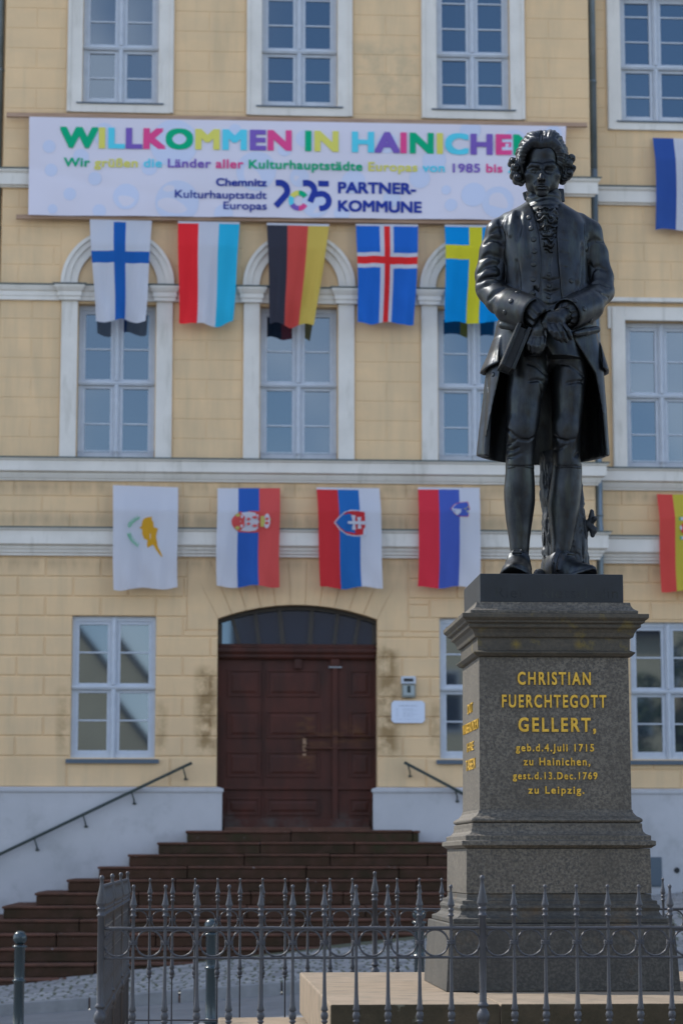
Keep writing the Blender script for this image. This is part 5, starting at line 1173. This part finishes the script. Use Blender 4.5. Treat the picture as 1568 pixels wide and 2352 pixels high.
# standing collar
C_.loft([row(458,1210,1286,12,38), row(486,1192,1302,12,50)], 3, shell=6, cut=lambda x, y, z: np.maximum(np.maximum(eL(z)-x-4, x-eR(z)-2), y+6))
# cuffs: wide turned-back bands, hollow at the wrist
def cuff(a, b, ra, rb, end):
    C_.cone(a, b, ra, rb, 1.5); d = (b-a)/np.linalg.norm(b-a)
    C_.put(lambda x, y, z: -((x-end[0])*d[0]+(y-end[1])*d[1]+(z-end[2])*d[2]), end-60, end+60, 1.5, 'sub')
    C_.cone(b - d*14, end + d*40, rb-6, rb-5, 2, 'sub')
cuff(P(1174,704,-66), P(1222,721,-112), 41, 39, P(1228,723,-117)); cuff(P(1348,702,-52), P(1306,720,-98), 38, 37, P(1301,722,-104))
C_.chain([P(1153,747,-62), P(1184,750,-84), P(1211,750,-104)], [9,10,8], 4); C_.chain([P(1152,744,-62), P(1210,744,-104)], [1.6,1.6], 2, 'sub')
C_.chain([P(1369,757,-56), P(1342,762,-80), P(1320,766,-96)], [9,9,7], 4)
C_.chain([P(1168,668,-62), P(1152,690,-58), P(1147,720,-54), P(1150,738,-56)], 1.4, 1.5, 'sub')
# pocket flaps lying on the skirts
def flap(rows_, W_): C_.loft(rows_, 2.5, shell=7, n=2.1, fold=fl_, cut=lambda x, y, z: -W_(x, y, z))
xfl = xe([(1150,780,-40),(1148,800,-50),(1142,860,-55)]); fb = zof(856)
flap([row(782,1130,1376,6,92), row(815,1119,1384,8,98), row(842,1107,1394,8,106), row(858,1101,1400,8,111)], lambda x, y, z: np.maximum(np.maximum(x-xfl(z), y-60), np.maximum(-80-y, fb+.28*(x-xof(1103,855))-z)))
xfr = xof(1374, 800); flap([row(786,1128,1377,6,92), row(815,1118,1386,8,98), row(842,1107,1394,8,106), row(860,1101,1399,8,111)], lambda x, y, z: np.maximum(np.maximum(xfr-x, y-60), np.maximum(-46-y, fb-.15*(x-xof(1390,855))-z)))
C_.mark([(1137,806),(1133,836)], 1.3, 1.0, 1.2); C_.mark([(1118,866),(1121,910),(1124,950)], 1.6, 1.2, 2)
C_.mesh('coat', BZ, statue, 3)
# wrist frills
for c, e, nm in ((P(1222,716,-104), P(1247,736,-126), 1), (P(1303,722,-100), P(1293,726,-112), -1)):
    Fr = Field((min(c[0],e[0])-45, max(c[0],e[0])+45), (min(c[1],e[1])-45, max(c[1],e[1])+45), (min(c[2],e[2])-45, max(c[2],e[2])+45), 1.6)
    d = (e-c)/np.linalg.norm(e-c); s1_ = np.cross(d, [0,0,1]); s1_ /= np.linalg.norm(s1_); s2_ = np.cross(d, s1_)
    def frill(x, y, z, t): return 2.6*np.sin(11*np.arctan2((x-c[0])*s1_[0]+(y-c[1])*s1_[1]+(z-c[2])*s1_[2], (x-c[0])*s2_[0]+(y-c[1])*s2_[1]+(z-c[2])*s2_[2])+.8*t)*t
    Fr.cone(c, e, 33 if nm > 0 else 30, 28 if nm > 0 else 20, 2, fold=frill); 
    Fr.put(lambda x, y, z: -((x-e[0])*d[0]+(y-e[1])*d[1]+(z-e[2])*d[2]), e-60, e+60, 1.5, 'sub'); Fr.cone(e-d*3, e+d*30, 19, 22, 2, 'sub')
    Fr.mesh('wrist_frill', BZ, statue, 1)
# --- shoes
for heel, toe_dir in ((P(1196,1330,2), (-.30,-.95)), (P(1272,1330,8), (.60,-.80))):
    fw = np.array([*toe_dir, 0.0]); fw /= np.linalg.norm(fw); sd = np.array([fw[1], -fw[0], 0.0]); heel = heel*np.array([1,1,0])
    Sh = Field((heel[0]-85, heel[0]+150), (heel[1]-165, heel[1]+55), (-4, 104), 1.6)
    ku = [-27,-22,-10,5,25,42,60,80,98,112,120,124]; kw = [5,15,21,23.5,25,27,29.5,29.5,25,17,9,2]; kh = [36,46,50,56,58,50,38,29.5,24,19,15,10]; kz = [0,0,0,0,0,0,0,2,6,10,13,15]
    def shoe(x, y, z):
        u = (x-heel[0])*fw[0]+(y-heel[1])*fw[1]; v = (x-heel[0])*sd[0]+(y-heel[1])*sd[1]
        w, h, sp = [np.interp(u, ku, q)*f_ for q, f_ in ((kw, 1.12), (kh, 1.25), (kz, 1.2))]
        zz = np.maximum(z-sp*.5, 0); k_ = ((np.abs(v)/w)**2.4 + (zz/h)**2.2)**(1/2.3)
        d = (k_-1)*np.minimum(w, h)*.8 - 2.2*np.exp(-((u-44+.004*v*v)/5.5)**2)*(z > 20) + 1.2*np.exp(-((u-33+.004*v*v)/2)**2)*(z > 18) - 1.6*np.exp(-((u-24)/3)**2)*(z > 40)
        d = d - 1.6*np.clip((8-(z-sp))/2, 0, 1)                      # welt of the sole
        top = z - (60 + 21*np.exp(-((u-24)/12)**2) - .012*u*(u < 0))
        return np.maximum(np.maximum(d, sp-z), np.maximum(top, np.maximum(-27-u, u-124)))
    Sh.put(shoe, (heel[0]-70, heel[1]-160, -2), (heel[0]+140, heel[1]+50, 102), 1.0)
    bc = heel + fw*45 + np.array([0,0,62]); Sh.bx(bc, (11,9,3.2), (26, 0, math.degrees(math.atan2(fw[1], fw[0]))+90), 1.5, 1); Sh.bx(bc + np.array([0,0,2.6]) - fw*0, (7,5,3), (26, 0, math.degrees(math.atan2(fw[1], fw[0]))+90), 1, 1, 'sub')
    Sh.mesh('shoe', BZ, statue, 1)
# --- tree stump behind the legs
T = Field((-70, 130), (-30, 130), (-4, zof(1030)), 2.4)
def bark(x, y, z, th):
    w = vnoise(x, y, z*.3+8*vnoise(x, y, z, 30), 9); return -7.0*(np.abs(w-.5)*2)**.6 + 4 + 5*vnoise(x, y, z*.5, 26) + 2.2*vnoise(x, y, z, 6)
T.loft([row(1336,1230,1362,55,66), row(1310,1237,1358,52,58), row(1250,1241,1352,48,52), row(1180,1239,1346,46,50), row(1110,1236,1338,44,50), row(1040,1234,1332,44,48)], 4, fold=bark)
T.chain([P(1238,1320,10), P(1228,1334,-8)], [14,11], 6); T.chain([P(1350,1320,40), P(1366,1336,25)], [13,9], 6)
bk_ = lambda x, y, z, t: 3*vnoise(x, y, z, 9)-1.5
T.chain([P(1340,1215,40), P(1356,1196,30), P(1358,1176,28)], [12,8,6], 3, fold=bk_); T.chain([P(1350,1206,32), P(1362,1218,24), P(1360,1230,24)], [9,8,5], 3, fold=bk_); T.cone(P(1356,1200,28), P(1366,1190,18), 6, 5, 2, fold=bk_)
T.mesh('tree_stump', M['bronze_dark'], statue, 0)
# --- book: two covers and the block of pages
bt, bb = P(1200,755,-96), P(1161,850,-96); ax = (bt-bb)/np.linalg.norm(bt-bb); nn_ = np.cross([0,1,0], ax); cen = (bt+bb)/2
Mx = Matrix((nn_, (0,1,0), ax)).transposed(); bkm = MB(); Lh = np.linalg.norm(bt-bb)/2
for s_, w_ in ((-12.5, 4.2), (12.0, 3.8)):
    c = cen + nn_*s_; bkm.obox(c*U, (w_*U, 37*U, Lh*U), Mx)
    for q in (-2.2, 2.2): bkm.obox((c + nn_*q + np.array([0,-37.6,0]))*U, (.7*U, 1.2*U, (Lh-1)*U), Mx)
bkm.obox((cen+np.array([0,33,0]))*U, (14*U, 4*U, Lh*U*.995), Mx)
bo = bkm.build('book', BZ, statue, bevel=.0012); bo.location = (0,0,0)
pg = MB(); pg.obox((cen+np.array([0,6,0]))*U, (7.8*U, 27*U, Lh*.93*U), Mx); pgo = pg.build('pages', M['bronze_dark'], bo); pgo.location = (0,0,0)
# --- buttons
bm_ = MB(); bm_.lathe([(.1,2.2),(4.2,2.0),(6.2,1.3),(6.7,-.3),(5.0,-2.5)], (0,0,0), 16)
bm_.v = [tuple(q*U for q in v) for v in bm_.v]; _o = bm_.build('button_source', BZ, smooth=True); me_btn = _o.data; bpy.data.objects.remove(_o)
coat_o = next(o for o in statue.children if o.name.startswith('coat'))
def btn(px, py, y, s_=1.0, target=None, nm='coat_button'):
    """Seat the button where the line of sight meets the cloth, facing along the cloth's normal."""
    o = bpy.data.objects.new(nm, me_btn); COL.objects.link(o); o.parent = statue
    p = P(px, py, -170)*U; dirv = (P(px, py, 60)-P(px, py, -170)); hit = (target or coat_o).ray_cast(Vector(p), Vector(dirv).normalized())
    pos, nrm = (hit[1], hit[2]) if hit[0] else (Vector(P(px, py, y)*U), Vector((0,-1,0)))
    o.location = pos; o.rotation_euler = nrm.to_track_quat('Z', 'Y').to_euler(); o.scale = (s_,)*3; return o
for px, py in ((1213.6,499.7),(1218.6,524.6),(1224.5,549.5),(1226.5,577),(1225,606.6),(1223.5,641.7),(1221,673)): btn(px, py, -78)
for px, py in ((1311,645),(1189,670.5),(1172,691),(1158,718),(1319,691),(1341,709),(1355,737)): btn(px, py, -80, .95)
for px, py in ((1131.5,860),(1112,860)): btn(px, py, -40, .85)
wc_o = next(o for o in statue.children if o.name.startswith('waistcoat'))
for px, py in ((1259.5,630),(1259.5,656),(1258.5,682)): btn(px, py, -76, .8, wc_o, 'waistcoat_button')
# --- bronze plate with its faint signature
yF = YC - .33; a = at(1918.8/1.7417, 2372/1.7417, yF)[0]; e = at(2491.5/1.7417, 2372/1.7417, yF)[0]; hp = (e-a)/2
for _ in range(6):
    yF = YC - hp; a = at(1918.8/1.7417, 2372/1.7417, yF)[0]; e = at(2491.5/1.7417, 2372/1.7417, yF)[0]; hp = (e-a)/2
zpb = at(1260, 2411/1.7417, yF)[1]; xm = (a+e)/2
pm = MB(); pm.prism([(a-SX, zpb-SZ), (e-SX, zpb-SZ), (e-SX, -.0005), (a-SX, -.0005)], yF-YC, hp); pl_ = pm.build('base_plate', M['bronze_dark'], bevel=.004); pl_.parent = statue; pl_.location = (0,0,0)
t0, t1 = at(1138, 1380, yF)[0], at(1418, 1380, yF)[0]
sg = text('signature', 'Riet   Rietschelin', t0, t1, zpb+.022, .05, yF+.0012, M['bronze'], None, depth=.0016, spacing=1.1)
for o in sg: o.parent = statue; o.location = Vector(o.location) - Vector((SX, YC, SZ))
